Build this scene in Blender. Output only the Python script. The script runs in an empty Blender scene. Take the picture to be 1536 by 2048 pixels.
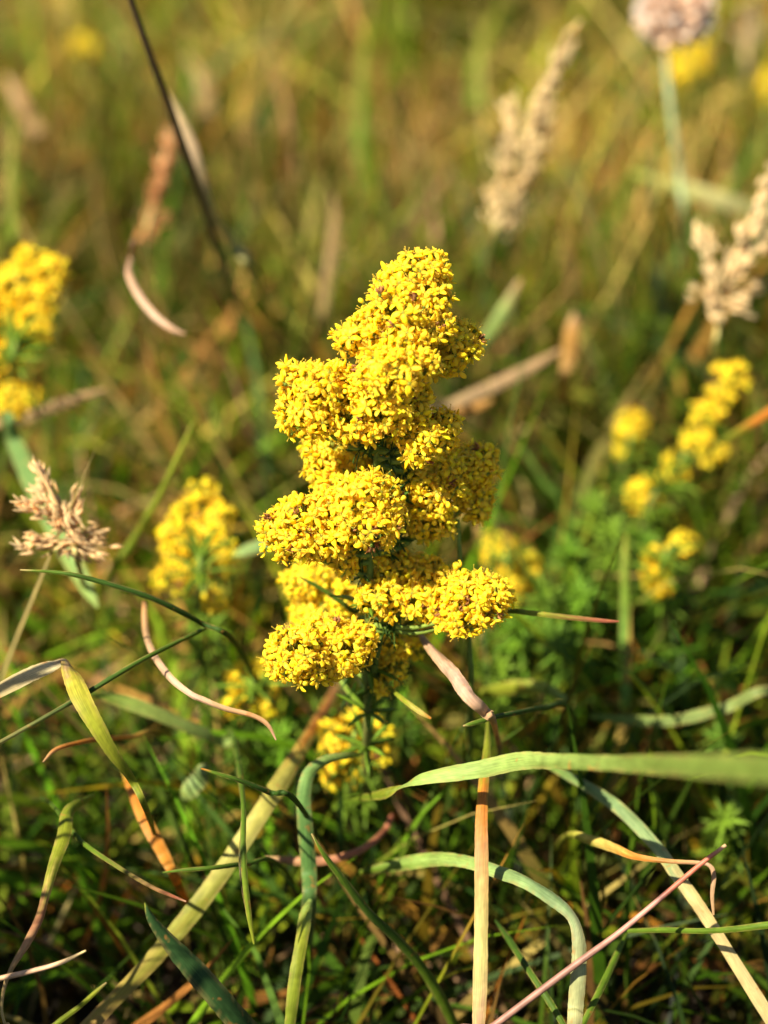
import bpy, math, random
import numpy as np
from mathutils import Vector, Matrix

rng = np.random.default_rng(11)
random.seed(11)
SC = bpy.context.scene
COL = SC.collection

# ------------------------------------------------------------------ camera
PITCH = math.radians(32.0)
FD = 0.36                      # focus distance
SPX = 0.085e-3                 # metres per photo pixel in the focus plane
H0 = 0.130                     # height of the picture centre in the focus plane
APERTURE = 9.2e-3              # aperture diameter
FW = np.array([0, math.cos(PITCH), -math.sin(PITCH)])
UPV = np.array([0, math.sin(PITCH), math.cos(PITCH)])
RT = np.array([1.0, 0, 0])
CAM = np.array([0, 0, H0]) - FW * FD
cam = bpy.data.cameras.new('camera')
camo = bpy.data.objects.new('camera', cam)
COL.objects.link(camo)
camo.location = CAM
camo.rotation_euler = (math.pi / 2 - PITCH, 0, 0)
cam.sensor_fit = 'VERTICAL'
cam.sensor_height = 36.0
cam.lens = 18.0 / (1024 * SPX / FD)
cam.clip_start = 0.005
cam.clip_end = 800
cam.dof.use_dof = True
cam.dof.focus_distance = FD
cam.dof.aperture_fstop = cam.lens / (APERTURE * 1000)
cam.dof.aperture_blades = 9
SC.camera = camo

# ------------------------------------------------------------------ light
sund = np.array([-0.56, -0.38, 0.80]); sund /= np.linalg.norm(sund)
w = bpy.data.worlds.new('World'); SC.world = w; w.use_nodes = True
nt = w.node_tree
sky = nt.nodes.new('ShaderNodeTexSky'); sky.sky_type = 'NISHITA'; sky.sun_disc = False
sky.sun_elevation = math.asin(sund[2]); sky.sun_rotation = math.atan2(sund[0], sund[1])
bg = nt.nodes['Background']; nt.links.new(sky.outputs[0], bg.inputs[0]); bg.inputs[1].default_value = 0.05
sl = bpy.data.lights.new('sun', 'SUN'); sl.energy = 5.0; sl.angle = math.radians(0.55); sl.color = (1, 0.92, 0.73)
so = bpy.data.objects.new('sun', sl); COL.objects.link(so)
so.rotation_euler = Vector(sund).to_track_quat('Z', 'Y').to_euler()
SC.view_settings.view_transform = 'Standard'
SC.view_settings.look = 'None'
SC.view_settings.exposure = 1.32
SC.view_settings.gamma = 1.0
SC.cycles.use_denoising = True
SC.cycles.max_bounces = 12
SC.cycles.diffuse_bounces = 8
SC.cycles.transmission_bounces = 8
SC.cycles.sample_clamp_indirect = 8

# ------------------------------------------------------------------ pixel helpers
def P(x, y, off=0.0):
    """photo pixel at a distance of off millimetres behind the focus plane"""
    D = FD + off * 1e-3
    k = SPX / FD * D
    return CAM + FW * D + RT * (x - 768) * k - UPV * (y - 1024) * k

def PZ(x, y, z=0.0):
    """photo pixel on the level z"""
    r = FW + RT * (x - 768) * SPX / FD - UPV * (y - 1024) * SPX / FD
    return CAM + r * ((z - CAM[2]) / r[2])

def proj(p):
    q = p - CAM
    D = q @ FW
    Ds = np.maximum(D, 1e-4)
    k = SPX / FD * Ds
    return 768 + (q @ RT) / k, 1024 - (q @ UPV) / k, D

# ------------------------------------------------------------------ materials
def base_mat(name, rough=0.5, spec=0.3, transl=0.3, tcol=(1, 1, 1), noise=0.25, nscale=900.0, stripes=False, bump=0.0, sheen=0.0):
    m = bpy.data.materials.new(name); m.use_nodes = True
    t = m.node_tree; n = t.nodes; L = t.links
    pr = n['Principled BSDF']; out = n['Material Output']
    at = n.new('ShaderNodeAttribute'); at.attribute_name = 'Col'
    col = at.outputs['Color']
    geo = n.new('ShaderNodeNewGeometry')
    nz = n.new('ShaderNodeTexNoise'); nz.inputs['Scale'].default_value = nscale; nz.inputs['Detail'].default_value = 3
    L.new(geo.outputs['Position'], nz.inputs['Vector'])
    mr = n.new('ShaderNodeMapRange'); mr.inputs[1].default_value = 0.3; mr.inputs[2].default_value = 0.7
    mr.inputs[3].default_value = 1 - noise; mr.inputs[4].default_value = 1 + noise
    L.new(nz.outputs[0], mr.inputs[0])
    mx = n.new('ShaderNodeVectorMath'); mx.operation = 'SCALE'
    L.new(col, mx.inputs[0]); L.new(mr.outputs[0], mx.inputs[3])
    col = mx.outputs[0]
    hgt = nz.outputs[0]
    if stripes:
        uv = n.new('ShaderNodeUVMap'); uv.uv_map = 'UVMap'
        mp = n.new('ShaderNodeMapping'); mp.inputs['Scale'].default_value = (9, 2.0, 1)
        L.new(uv.outputs[0], mp.inputs[0])
        nz2 = n.new('ShaderNodeTexNoise'); nz2.inputs['Scale'].default_value = 2.2; nz2.inputs['Detail'].default_value = 4
        L.new(mp.outputs[0], nz2.inputs['Vector'])
        mr2 = n.new('ShaderNodeMapRange'); mr2.inputs[1].default_value = 0.3; mr2.inputs[2].default_value = 0.7
        mr2.inputs[3].default_value = 0.72; mr2.inputs[4].default_value = 1.22
        L.new(nz2.outputs[0], mr2.inputs[0])
        mx2 = n.new('ShaderNodeVectorMath'); mx2.operation = 'SCALE'
        L.new(col, mx2.inputs[0]); L.new(mr2.outputs[0], mx2.inputs[3]); col = mx2.outputs[0]
        # rust flecks with a shape of their own
        nz3 = n.new('ShaderNodeTexNoise'); nz3.inputs['Scale'].default_value = 420; nz3.inputs['Detail'].default_value = 2
        L.new(geo.outputs['Position'], nz3.inputs['Vector'])
        mr3 = n.new('ShaderNodeMapRange'); mr3.inputs[1].default_value = 0.66; mr3.inputs[2].default_value = 0.74
        mr3.inputs[3].default_value = 0; mr3.inputs[4].default_value = 0.55
        L.new(nz3.outputs[0], mr3.inputs[0])
        mc = n.new('ShaderNodeMix'); mc.data_type = 'RGBA'; mc.inputs['B'].default_value = (0.42, 0.17, 0.04, 1)
        L.new(mr3.outputs[0], mc.inputs['Factor']); L.new(col, mc.inputs['A']); col = mc.outputs['Result']
        hgt = nz2.outputs[0]
    L.new(col, pr.inputs['Base Color'])
    pr.inputs['Roughness'].default_value = rough
    pr.inputs['Specular IOR Level'].default_value = spec
    if bump > 0:
        b = n.new('ShaderNodeBump'); b.inputs['Strength'].default_value = bump; b.inputs['Distance'].default_value = 0.0002
        L.new(hgt, b.inputs['Height']); L.new(b.outputs[0], pr.inputs['Normal'])
    if transl > 0:
        tr = n.new('ShaderNodeBsdfTranslucent')
        tm = n.new('ShaderNodeVectorMath'); tm.operation = 'MULTIPLY'; tm.inputs[1].default_value = tcol
        L.new(col, tm.inputs[0]); L.new(tm.outputs[0], tr.inputs['Color'])
        ms = n.new('ShaderNodeMixShader'); ms.inputs[0].default_value = transl
        L.new(pr.outputs[0], ms.inputs[1]); L.new(tr.outputs[0], ms.inputs[2]); L.new(ms.outputs[0], out.inputs[0])
    return m

M_PETAL = base_mat('petal', rough=0.5, spec=0.25, transl=0.52, tcol=(1.1, 1.04, 0.8), noise=0.08, nscale=700)
M_GREEN = base_mat('bedstraw_green', rough=0.5, spec=0.15, transl=0.2, tcol=(1.2, 1.2, 0.5), noise=0.2, nscale=600)
M_BLADE = base_mat('blade', rough=0.5, spec=0.16, transl=0.30, tcol=(1.25, 1.2, 0.6), noise=0.18, nscale=260, stripes=True, bump=0.35)
M_GRASS = base_mat('grass', rough=0.55, spec=0.14, transl=0.35, tcol=(1.3, 1.25, 0.5), noise=0.25, nscale=200)
M_DRY = base_mat('dry', rough=0.75, spec=0.08, transl=0.25, tcol=(1.1, 1.0, 0.8), noise=0.25, nscale=300)
M_STEM = base_mat('dry_stem', rough=0.5, spec=0.35, transl=0.0, noise=0.25, nscale=500, bump=0.3)
M_PAPER = base_mat('papery', rough=0.7, spec=0.2, transl=0.5, noise=0.25, nscale=800)

def ground_mat():
    m = bpy.data.materials.new('soil'); m.use_nodes = True
    t = m.node_tree; n = t.nodes; L = t.links; pr = n['Principled BSDF']
    geo = n.new('ShaderNodeNewGeometry')
    a = n.new('ShaderNodeTexNoise'); a.inputs['Scale'].default_value = 160; a.inputs['Detail'].default_value = 6
    L.new(geo.outputs['Position'], a.inputs['Vector'])
    r = n.new('ShaderNodeValToRGB'); e = r.color_ramp.elements
    e[0].position = 0.3; e[0].color = (0.012, 0.008, 0.004, 1); e[1].position = 0.8; e[1].color = (0.06, 0.038, 0.018, 1)
    L.new(a.outputs[0], r.inputs[0])
    # beyond the built turf: meadow colour
    b = n.new('ShaderNodeTexNoise'); b.inputs['Scale'].default_value = 9; b.inputs['Detail'].default_value = 8
    L.new(geo.outputs['Position'], b.inputs['Vector'])
    r2 = n.new('ShaderNodeValToRGB'); e = r2.color_ramp.elements
    e[0].position = 0.35; e[0].color = (0.07, 0.09, 0.02, 1); e[1].position = 0.7; e[1].color = (0.26, 0.2, 0.08, 1)
    L.new(b.outputs[0], r2.inputs[0])
    sep = n.new('ShaderNodeVectorMath'); sep.operation = 'LENGTH'; L.new(geo.outputs['Position'], sep.inputs[0])
    mr = n.new('ShaderNodeMapRange'); mr.inputs[1].default_value = 1.4; mr.inputs[2].default_value = 2.2
    L.new(sep.outputs['Value'], mr.inputs[0])
    mc = n.new('ShaderNodeMix'); mc.data_type = 'RGBA'
    L.new(mr.outputs[0], mc.inputs['Factor']); L.new(r.outputs[0], mc.inputs['A']); L.new(r2.outputs[0], mc.inputs['B'])
    L.new(mc.outputs['Result'], pr.inputs['Base Color']); pr.inputs['Roughness'].default_value = 0.9
    bp = n.new('ShaderNodeBump'); bp.inputs['Distance'].default_value = 0.004; bp.inputs['Strength'].default_value = 0.8
    L.new(a.outputs[0], bp.inputs['Height']); L.new(bp.outputs[0], pr.inputs['Normal'])
    return m
M_SOIL = ground_mat()

# ------------------------------------------------------------------ mesh builder
class MB:
    def __init__(s): s.v = []; s.q = []; s.t = []; s.c = []; s.uv = []; s.n = 0
    def add(s, v, q=None, t=None, c=(1, 1, 1), uv=None):
        v = np.asarray(v, float).reshape(-1, 3)
        if q is not None and len(q): s.q.append(np.asarray(q, int).reshape(-1, 4) + s.n)
        if t is not None and len(t): s.t.append(np.asarray(t, int).reshape(-1, 3) + s.n)
        c = np.asarray(c, float)
        if c.ndim == 1: c = np.tile(c[:3], (len(v), 1))
        s.c.append(c[:, :3])
        s.uv.append(np.zeros((len(v), 2)) if uv is None else np.asarray(uv, float))
        s.v.append(v); s.n += len(v)
    def arrays(s):
        v = np.concatenate(s.v) if s.v else np.zeros((0, 3))
        q = np.concatenate(s.q) if s.q else np.zeros((0, 4), int)
        t = np.concatenate(s.t) if s.t else np.zeros((0, 3), int)
        return v, q, t, np.concatenate(s.c), np.concatenate(s.uv)
    def addmb(s, arr, M=None, loc=None, cs=None):
        v, q, t, c, uv = arr
        if M is not None: v = v @ M.T
        if loc is not None: v = v + loc
        if cs is not None: c = c * cs
        s.add(v, q, t, c, uv)
    def mesh(s, name, mat, origin=None, uvs=False):
        v, q, t, c, uv = s.arrays()
        if origin is not None: v = v - np.asarray(origin)
        me = bpy.data.meshes.new(name)
        nv, nq, ntr = len(v), len(q), len(t)
        me.vertices.add(nv); me.vertices.foreach_set('co', v.astype(np.float32).ravel())
        idx = np.concatenate([q.ravel(), t.ravel()]).astype(np.int32)
        me.loops.add(len(idx)); me.loops.foreach_set('vertex_index', idx)
        me.polygons.add(nq + ntr)
        st = np.concatenate([np.arange(nq) * 4, nq * 4 + np.arange(ntr) * 3]).astype(np.int32)
        me.polygons.foreach_set('loop_start', st)
        me.update(calc_edges=True)
        me.polygons.foreach_set('use_smooth', np.ones(nq + ntr, bool))
        a = me.attributes.new('Col', 'FLOAT_COLOR', 'POINT')
        a.data.foreach_set('color', np.concatenate([c, np.ones((nv, 1))], 1).astype(np.float32).ravel())
        if uvs:
            l = me.uv_layers.new(name='UVMap')
            l.data.foreach_set('uv', uv[idx].astype(np.float32).ravel())
        me.materials.append(mat)
        me.validate()
        return me

def link(name, data, parent=None, loc=None, **props):
    o = bpy.data.objects.new(name, data); COL.objects.link(o)
    if parent is not None: o.parent = parent
    if loc is not None: o.location = loc
    for k, v in props.items(): o[k] = v
    return o

def thing(name, label, cat, loc, group=None):
    o = link(name, None, loc=loc, label=label, category=cat)
    o.empty_display_size = 0.01
    if group: o['group'] = group
    return o

def spline(pts, per=8):
    """Catmull-Rom through rows of pts (any width)"""
    p = np.asarray(pts, float)
    if len(p) < 3: 
        return p[0] + (p[-1] - p[0]) * np.linspace(0, 1, per + 1)[:, None]
    e = np.vstack([2 * p[0] - p[1], p, 2 * p[-1] - p[-2]])
    out = []
    for i in range(1, len(e) - 2):
        a, b, c, d = e[i - 1], e[i], e[i + 1], e[i + 2]
        for u in np.arange(per) / per:
            out.append(0.5 * (2 * b + (c - a) * u + (2 * a - 5 * b + 4 * c - d) * u * u + (-a + 3 * b - 3 * c + d) * u ** 3))
    out.append(p[-1])
    return np.array(out)

def nrm(v):
    return v / np.maximum(np.linalg.norm(v, axis=-1, keepdims=True), 1e-12)

def colramp(stops, t):
    xs = [s[0] for s in stops]
    return np.stack([np.interp(t, xs, [s[1][k] for s in stops]) for k in range(3)], 1)

def tangents(p):
    return nrm(np.gradient(p, axis=0))

def add_tube(mb, p, r, cols, sides=6):
    p = np.asarray(p, float); n = len(p)
    r = np.broadcast_to(np.asarray(r, float), (n,))
    tg = tangents(p)
    ref = np.array([0.3, 0.9, 0.25]) if abs(tg[0][1]) < 0.8 else np.array([1.0, 0.1, 0.2])
    a = nrm(np.cross(tg, ref)); b = np.cross(tg, a)
    th = np.arange(sides) / sides * 2 * np.pi
    v = p[:, None] + r[:, None, None] * (a[:, None] * np.cos(th)[None, :, None] + b[:, None] * np.sin(th)[None, :, None])
    i = np.arange(n - 1)[:, None] * sides; j = np.arange(sides)[None]; j2 = (j + 1) % sides
    q = np.stack([i + j, i + j2, i + sides + j2, i + sides + j], -1).reshape(-1, 4)
    c = np.asarray(cols, float)
    c = np.repeat(c, sides, 0) if c.ndim == 2 else c
    uv = np.stack([np.tile(np.arange(sides) / sides, n), np.repeat(np.linspace(0, 1, n), sides)], 1)
    vv = v.reshape(-1, 3)
    caps = [[0, k + 1, k] for k in range(1, sides - 1)]
    base = (n - 1) * sides
    caps += [[base, base + k, base + k + 1] for k in range(1, sides - 1)]
    mb.add(vv, q, caps, c, uv)

def add_ribbon(mb, p, wd, roll, cols, fold=0.25, thick=0.00018, view=None):
    """leaf blade with a keel: closed section, 5 points above and 3 below"""
    p = np.asarray(p, float); n = len(p)
    tg = tangents(p)
    vw = nrm(p - CAM) if view is None else np.tile(view, (n, 1))
    side = nrm(np.cross(tg, vw)); up = np.cross(side, tg)
    cr, sr = np.cos(roll)[:, None], np.sin(roll)[:, None]
    s2 = side * cr + up * sr; u2 = -side * sr + up * cr
    us = np.array([-1, -0.5, 0, 0.5, 1.0])
    hw = wd / 2
    rise = (np.abs(us) ** 1.3)[None] * fold * hw[:, None] - fold * 0.4 * hw[:, None]
    th = np.minimum(thick, hw * 0.4)[:, None] * np.array([0.15, 0.8, 1.3, 0.8, 0.15])[None]
    length = np.concatenate([[0], np.cumsum(np.linalg.norm(np.diff(p, axis=0), axis=1))])
    uv = np.stack([np.tile(us * 0.5 + 0.5, n), np.repeat(length / 0.02, 5)], 1)
    i = np.arange(n - 1)[:, None] * 5; j = np.arange(4)[None]
    for sgn in (1, -1):
        zz = rise + (th * 0.5 * sgn)
        v = p[:, None] + s2[:, None] * (us[None] * hw[:, None])[..., None] + u2[:, None] * zz[..., None]
        q = np.stack([i + j, i + j + 1, i + 5 + j + 1, i + 5 + j], -1).reshape(-1, 4)
        if sgn < 0: q = q[:, ::-1]
        mb.add(v.reshape(-1, 3), q, None, cols.reshape(-1, 3), uv)

# value noise on the ground plane
_lat = rng.random((64, 64))
def vnoise(x, y, s, o=0):
    x = np.asarray(x) * s + 13.7 + o; y = np.asarray(y) * s + 7.1 + o * 1.7
    xi = np.floor(x).astype(int); yi = np.floor(y).astype(int); fx = x - xi; fy = y - yi
    fx = fx * fx * (3 - 2 * fx); fy = fy * fy * (3 - 2 * fy)
    g = lambda a, b: _lat[a % 64, b % 64]
    return (g(xi, yi) * (1 - fx) + g(xi + 1, yi) * fx) * (1 - fy) + (g(xi, yi + 1) * (1 - fx) + g(xi + 1, yi + 1) * fx) * fy

# ------------------------------------------------------------------ ground
def build_ground():
    mb = MB()
    xs = np.concatenate([[-300, -60, -12, -4], np.linspace(-1.5, 1.5, 101), [4, 12, 60, 300]])
    ys = np.concatenate([[-300, -60, -12, -4], np.linspace(-1.2, 2.4, 121), [5, 14, 60, 300]])
    X, Y = np.meshgrid(xs, ys)
    Z = (vnoise(X, Y, 14) - 0.5) * 0.008 + (vnoise(X, Y, 40, 5) - 0.5) * 0.005 - 0.003
    v = np.stack([X, Y, Z], -1).reshape(-1, 3)
    nx, ny = len(xs), len(ys)
    i = np.arange(ny - 1)[:, None] * nx; j = np.arange(nx - 1)[None]
    q = np.stack([i + j, i + j + 1, i + nx + j + 1, i + nx + j], -1).reshape(-1, 4)
    mb.add(v, q)
    link('ground', mb.mesh('ground', M_SOIL), kind='structure', label='dark brown soil under the meadow turf')
build_ground()

# ------------------------------------------------------------------ colours (albedo)
C_G1 = (0.045, 0.10, 0.014); C_G2 = (0.12, 0.20, 0.015); C_G3 = (0.28, 0.31, 0.025); C_GL = (0.30, 0.42, 0.10)
C_GLD = (0.10, 0.18, 0.05); C_ST = (0.60, 0.45, 0.18); C_PK = (0.60, 0.36, 0.22); C_OR = (0.62, 0.22, 0.03)
C_RD = (0.38, 0.11, 0.06); C_BR = (0.24, 0.12, 0.085); C_YL = (0.62, 0.50, 0.12); C_DK = (0.10, 0.065, 0.03); C_PB = (0.50, 0.31, 0.15)

# ------------------------------------------------------------------ turf (uncountable grass)
def turf_points(n, x0, x1, y0, y1):
    return rng.uniform(x0, x1, n), rng.uniform(y0, y1, n)

def clear_mask(pts):
    """False for blades that would stand inside the camera or across the flower"""
    N, S, _ = pts.shape
    x, y, D = proj(pts.reshape(-1, 3))
    x, y, D = x.reshape(N, S), y.reshape(N, S), D.reshape(N, S)
    inx = (x > -250) & (x < 1790) & (y > -250) & (y < 2300)
    lim = np.where(y > 1500, FD + 0.024, FD + 0.026)
    lim = np.where((x > 460) & (x < 1080) & (y < 1430) & (y > 440), FD + 0.05, lim)
    # the open air above the low turf, where the photograph shows only soft background
    bad = (inx & (D < lim)) | (np.linalg.norm(pts - CAM, axis=2) < 0.16)
    return ~bad.any(1)

def turf(name, label, mat, specs, cat='grass'):
    mb = MB()
    for sp in specs:
        n = sp['n']; S = sp.get('S', 6)
        x, y = turf_points(n, *sp['area'])
        if 'mask' in sp:
            k = rng.random(n) < sp['mask'](x, y); x, y = x[k], y[k]; n = len(x)
        az = rng.uniform(0, 2 * np.pi, n)
        L = rng.uniform(*sp['len'], n) * (0.75 + 0.5 * vnoise(x, y, 9, 3))
        th0 = np.radians(rng.uniform(*sp['lean'], n)); bend = np.radians(rng.uniform(*sp['bend'], n))
        daz = rng.normal(0, sp.get('daz', 0.5), n)
        z0 = rng.uniform(*sp.get('z0', (0, 0.002)), n)
        p = np.zeros((n, S + 1, 3)); p[:, 0] = np.stack([x, y, z0], 1)
        for s in range(S):
            u = (s + 0.5) / S
            th = th0 + bend * u ** 1.5; a = az + daz * u
            d = np.stack([np.sin(th) * np.cos(a), np.sin(th) * np.sin(a), np.cos(th)], 1)
            p[:, s + 1] = p[:, s] + d * (L / S)[:, None]
        p[:, 1:, 2] = np.maximum(p[:, 1:, 2], 0.0015 + rng.uniform(0, 0.004, (n, 1)))
        ok = clear_mask(p)
        p = p[ok]; x, y, az = x[ok], y[ok], az[ok]; n = len(p)
        if n == 0: continue
        W = rng.uniform(*sp['w'], n)
        u = np.linspace(0, 1, S + 1)
        prof = np.clip(np.minimum(0.55 + u * 2, 1) * (1 - u ** 2.2) + 0.02, 0, 1)
        hw = W[:, None] * prof[None] / 2
        tg = nrm(np.gradient(p, axis=1))
        rl = rng.uniform(-0.9, 0.9, n)[:, None] + rng.normal(0, 0.5, n)[:, None] * u[None]
        sd = nrm(np.cross(tg, np.broadcast_to(np.array([0, 0, 1.0]), tg.shape) + 1e-3))
        nn = np.cross(sd, tg)
        sd = sd * np.cos(rl)[..., None] + nn * np.sin(rl)[..., None]
        v = np.stack([p - sd * hw[..., None], p + sd * hw[..., None]], 2)     # n,S+1,2,3
        # colours
        pal = np.array([c for c, _ in sp['pal']]); pw = np.array([k for _, k in sp['pal']], float)
        if 'palw' in sp: prob = sp['palw'](x, y)
        else: prob = np.tile(pw, (n, 1))
        cum = np.cumsum(prob / prob.sum(1, keepdims=True), 1)
        ci = (rng.random(n)[:, None] > cum).sum(1).clip(0, len(pal) - 1)
        pt = 0.36 + 0.92 * np.clip(vnoise(x, y, 11, 6) * 2.0 - 0.5, 0, 1)
        c0 = pal[ci] * rng.uniform(0.34, 1.0, (n, 1)) * pt[:, None] * rng.uniform(0.88, 1.12, (n, 3))
        tips = np.array(sp.get('tips', [(0.5, 0.38, 0.1), (0.45, 0.22, 0.03), (0.42, 0.25, 0.07), (0.3, 0.22, 0.02)])); c1 = tips[rng.integers(0, len(tips), n)] * rng.uniform(0.35, 0.85, (n, 1))
        tl = rng.uniform(0.0, 1.0, n) < sp.get('ptip', 0.35)
        tstart = rng.uniform(0.25, 0.9, n)
        f = np.clip((u[None] - tstart[:, None]) / 0.25, 0, 1) * tl[:, None]
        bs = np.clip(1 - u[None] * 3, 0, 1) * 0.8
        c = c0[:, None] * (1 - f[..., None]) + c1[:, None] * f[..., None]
        c = c * (1 - bs[..., None]) + np.array((0.10, 0.06, 0.02)) * bs[..., None]  # blade feet darkened, painting in the shade at ground level
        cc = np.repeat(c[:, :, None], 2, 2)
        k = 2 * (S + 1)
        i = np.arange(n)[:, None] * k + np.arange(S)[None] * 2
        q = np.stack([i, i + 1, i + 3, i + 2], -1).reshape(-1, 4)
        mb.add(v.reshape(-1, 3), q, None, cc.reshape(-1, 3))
    link(name, mb.mesh(name, mat), kind='stuff', label=label, category=cat)

def gmask(x, y):        # greener patches versus dry ones
    return np.clip((vnoise(x, y, 6, 1) - 0.35) * 2.2 + 0.25 + 0.35 * np.clip(x / 0.25, -1, 1) - 0.10 * np.clip((y - 0.35) / 0.3, 0, 1) - 0.45 * np.clip(-(x + 0.02) / 0.14, 0, 1) * np.clip((y - 0.12) / 0.2, 0, 1), 0.10, 1)

NEAR = (-0.24, 0.24, -0.14, 0.30); MID = (-0.36, 0.36, 0.10, 0.85); FAR = (-0.75, 0.75, -0.35, 1.7)
NG = [((0.05, 0.11, 0.008), 5), ((0.03, 0.065, 0.01), 3), ((0.15, 0.29, 0.01), 5), ((0.30, 0.38, 0.02), 2.2), ((0.16, 0.13, 0.012), 0.8)]
GREENS = [((0.045, 0.105, 0.004), 2.6), ((0.11, 0.23, 0.006), 4), ((0.24, 0.36, 0.010), 3.2), ((0.27, 0.19, 0.008), 2.2), ((0.07, 0.14, 0.014), 1.2)]
DRYS = [((0.52, 0.38, 0.09), 1.6), ((0.42, 0.23, 0.05), 2.5), (C_OR, 0.8), ((0.34, 0.15, 0.03), 4), ((0.14, 0.07, 0.012), 3.5), ((0.52, 0.29, 0.13), 1.4), ((0.40, 0.27, 0.02), 2)]
turf('grass', 'mixed green meadow grass blades growing around the flowering plants', M_GRASS, [
    dict(n=7600, area=NEAR, len=(0.035, 0.11), lean=(0, 60), bend=(10, 80), w=(0.0008, 0.0017), pal=NG, ptip=0.18, mask=lambda x, y: np.clip(vnoise(x, y, 26, 4) * 2.2 - 0.35, 0.12, 1)),
    dict(n=1500, area=NEAR, len=(0.035, 0.095), lean=(5, 60), bend=(20, 110), w=(0.0018, 0.0042), pal=NG, ptip=0.25, S=8, mask=lambda x, y: np.clip(vnoise(x, y, 22, 9) * 2.2 - 0.35, 0.15, 1)),
    dict(n=1500, area=(-0.24, -0.10, -0.22, -0.02), len=(0.10, 0.20), lean=(0, 28), bend=(5, 50), w=(0.0016, 0.0042), pal=NG, ptip=0.3, S=8),  # tall unseen grass added left of frame to cast shade on the foreground
    dict(n=15000, area=MID, len=(0.035, 0.095), lean=(0, 42), bend=(5, 75), w=(0.001, 0.0024), pal=GREENS, ptip=0.4, mask=gmask),
    dict(n=3000, area=MID, len=(0.05, 0.12), lean=(0, 50), bend=(10, 100), w=(0.002, 0.0042), pal=[(C_G2, 2), (C_GLD, 2), (C_G3, 2)], ptip=0.4, mask=gmask),
    dict(n=5000, area=(-0.5, 0.5, 0.16, 1.3), len=(0.05, 0.12), lean=(25, 80), bend=(-20, 50), w=(0.0009, 0.002), pal=[((0.30, 0.40, 0.01), 2), ((0.18, 0.32, 0.01), 2), ((0.36, 0.36, 0.02), 1)], ptip=0.2, daz=0.6, mask=gmask),
    dict(n=32000, area=FAR, len=(0.04, 0.10), lean=(0, 50), bend=(5, 95), w=(0.0012, 0.003), pal=GREENS, ptip=0.4, S=5, mask=gmask),
])
turf('dry_grass', 'dead straw and orange brown thatch lying among the green grass', M_DRY, [
    dict(n=900, area=NEAR, len=(0.015, 0.06), lean=(60, 100), bend=(-30, 40), w=(0.0006, 0.0022), z0=(0.001, 0.012), pal=[(C_PB, 0.4), (C_OR, 0.4), ((0.12, 0.06, 0.02), 3), ((0.06, 0.035, 0.015), 5), (C_PK, 0.4)], ptip=0.1, daz=1.0),  # near thatch colours darkened to paint shade into the gaps
    dict(n=600, area=NEAR, len=(0.03, 0.07), lean=(10, 60), bend=(10, 90), w=(0.0006, 0.0016), pal=[(C_ST, 1), (C_PB, 1), (C_OR, 1.2)], ptip=0.2),
    dict(n=20000, area=MID, mask=lambda x, y: np.clip((y - 0.08) / 0.2, 0.25, 1), len=(0.02, 0.07), lean=(50, 100), bend=(-30, 50), w=(0.001, 0.0036), z0=(0.001, 0.02), pal=DRYS, ptip=0.2, daz=1.0),
    dict(n=5500, area=MID, len=(0.04, 0.10), lean=(5, 60), bend=(5, 90), w=(0.0012, 0.0038), pal=[((0.52, 0.38, 0.1), 2), ((0.42, 0.24, 0.06), 2), ((0.4, 0.2, 0.04), 0.6), ((0.5, 0.29, 0.14), 0.7)], ptip=0.1, tips=[C_ST, C_PB]),
    dict(n=5200, area=(-0.5, 0.5, 0.16, 1.3), len=(0.04, 0.11), lean=(35, 92), bend=(-30, 40), w=(0.0008, 0.002), z0=(0.008, 0.04), pal=[((0.62, 0.46, 0.14), 2), ((0.55, 0.33, 0.1), 1.5), ((0.5, 0.42, 0.06), 2), (C_OR, 0.5)], ptip=0.1, daz=0.7),
    dict(n=26000, area=FAR, len=(0.03, 0.09), lean=(20, 95), bend=(-20, 60), w=(0.001, 0.003), z0=(0.001, 0.02), pal=DRYS, ptip=0.2, daz=0.8, S=5),
], cat='dry grass')

# ------------------------------------------------------------------ flowers of the bedstraw
def petal_arrays(phi0, curl, length, width, twist, colr):
    """one corolla lobe along +X, closed and swollen"""
    R, K = 6, 6
    mb = MB()
    t = np.linspace(0, 1, R)
    ang = phi0 + curl * t
    r = np.concatenate([[0], np.cumsum(np.cos(ang[:-1]) * length / (R - 1))]) + 0.00028
    z = np.concatenate([[0], np.cumsum(np.sin(ang[:-1]) * length / (R - 1))]) + 0.00025
    wv = width * np.array([0.50, 0.88, 1.04, 1.0, 0.76, 0.24])
    th = np.array([0.26, 0.34, 0.38, 0.36, 0.28, 0.08]) * 0.001
    a = np.arange(K) / K * 2 * np.pi
    v = []
    for i in range(R):
        cy = np.cos(a) * wv[i] / 2; cz = np.sin(a) * th[i] / 2 + (np.abs(np.cos(a)) ** 2) * 0.00012
        tw = twist * t[i]
        y2 = cy * math.cos(tw) - cz * math.sin(tw); z2 = cy * math.sin(tw) + cz * math.cos(tw)
        nx, nz = -math.sin(ang[i]), math.cos(ang[i])
        v.append(np.stack([r[i] + nx * z2, y2, z[i] + nz * z2], 1))
    v = np.array(v)
    i = np.arange(R - 1)[:, None] * K; j = np.arange(K)[None]; j2 = (j + 1) % K
    q = np.stack([i + j, i + j2, i + K + j2, i + K + j], -1).reshape(-1, 4)
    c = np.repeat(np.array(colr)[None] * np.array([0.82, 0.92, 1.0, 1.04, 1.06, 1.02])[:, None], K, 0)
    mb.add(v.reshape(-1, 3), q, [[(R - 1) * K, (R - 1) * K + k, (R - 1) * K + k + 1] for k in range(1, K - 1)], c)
    return mb.arrays()

def rotz(a):
    c, s = math.cos(a), math.sin(a)
    return np.array([[c, -s, 0], [s, c, 0], [0, 0, 1.0]])

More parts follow.
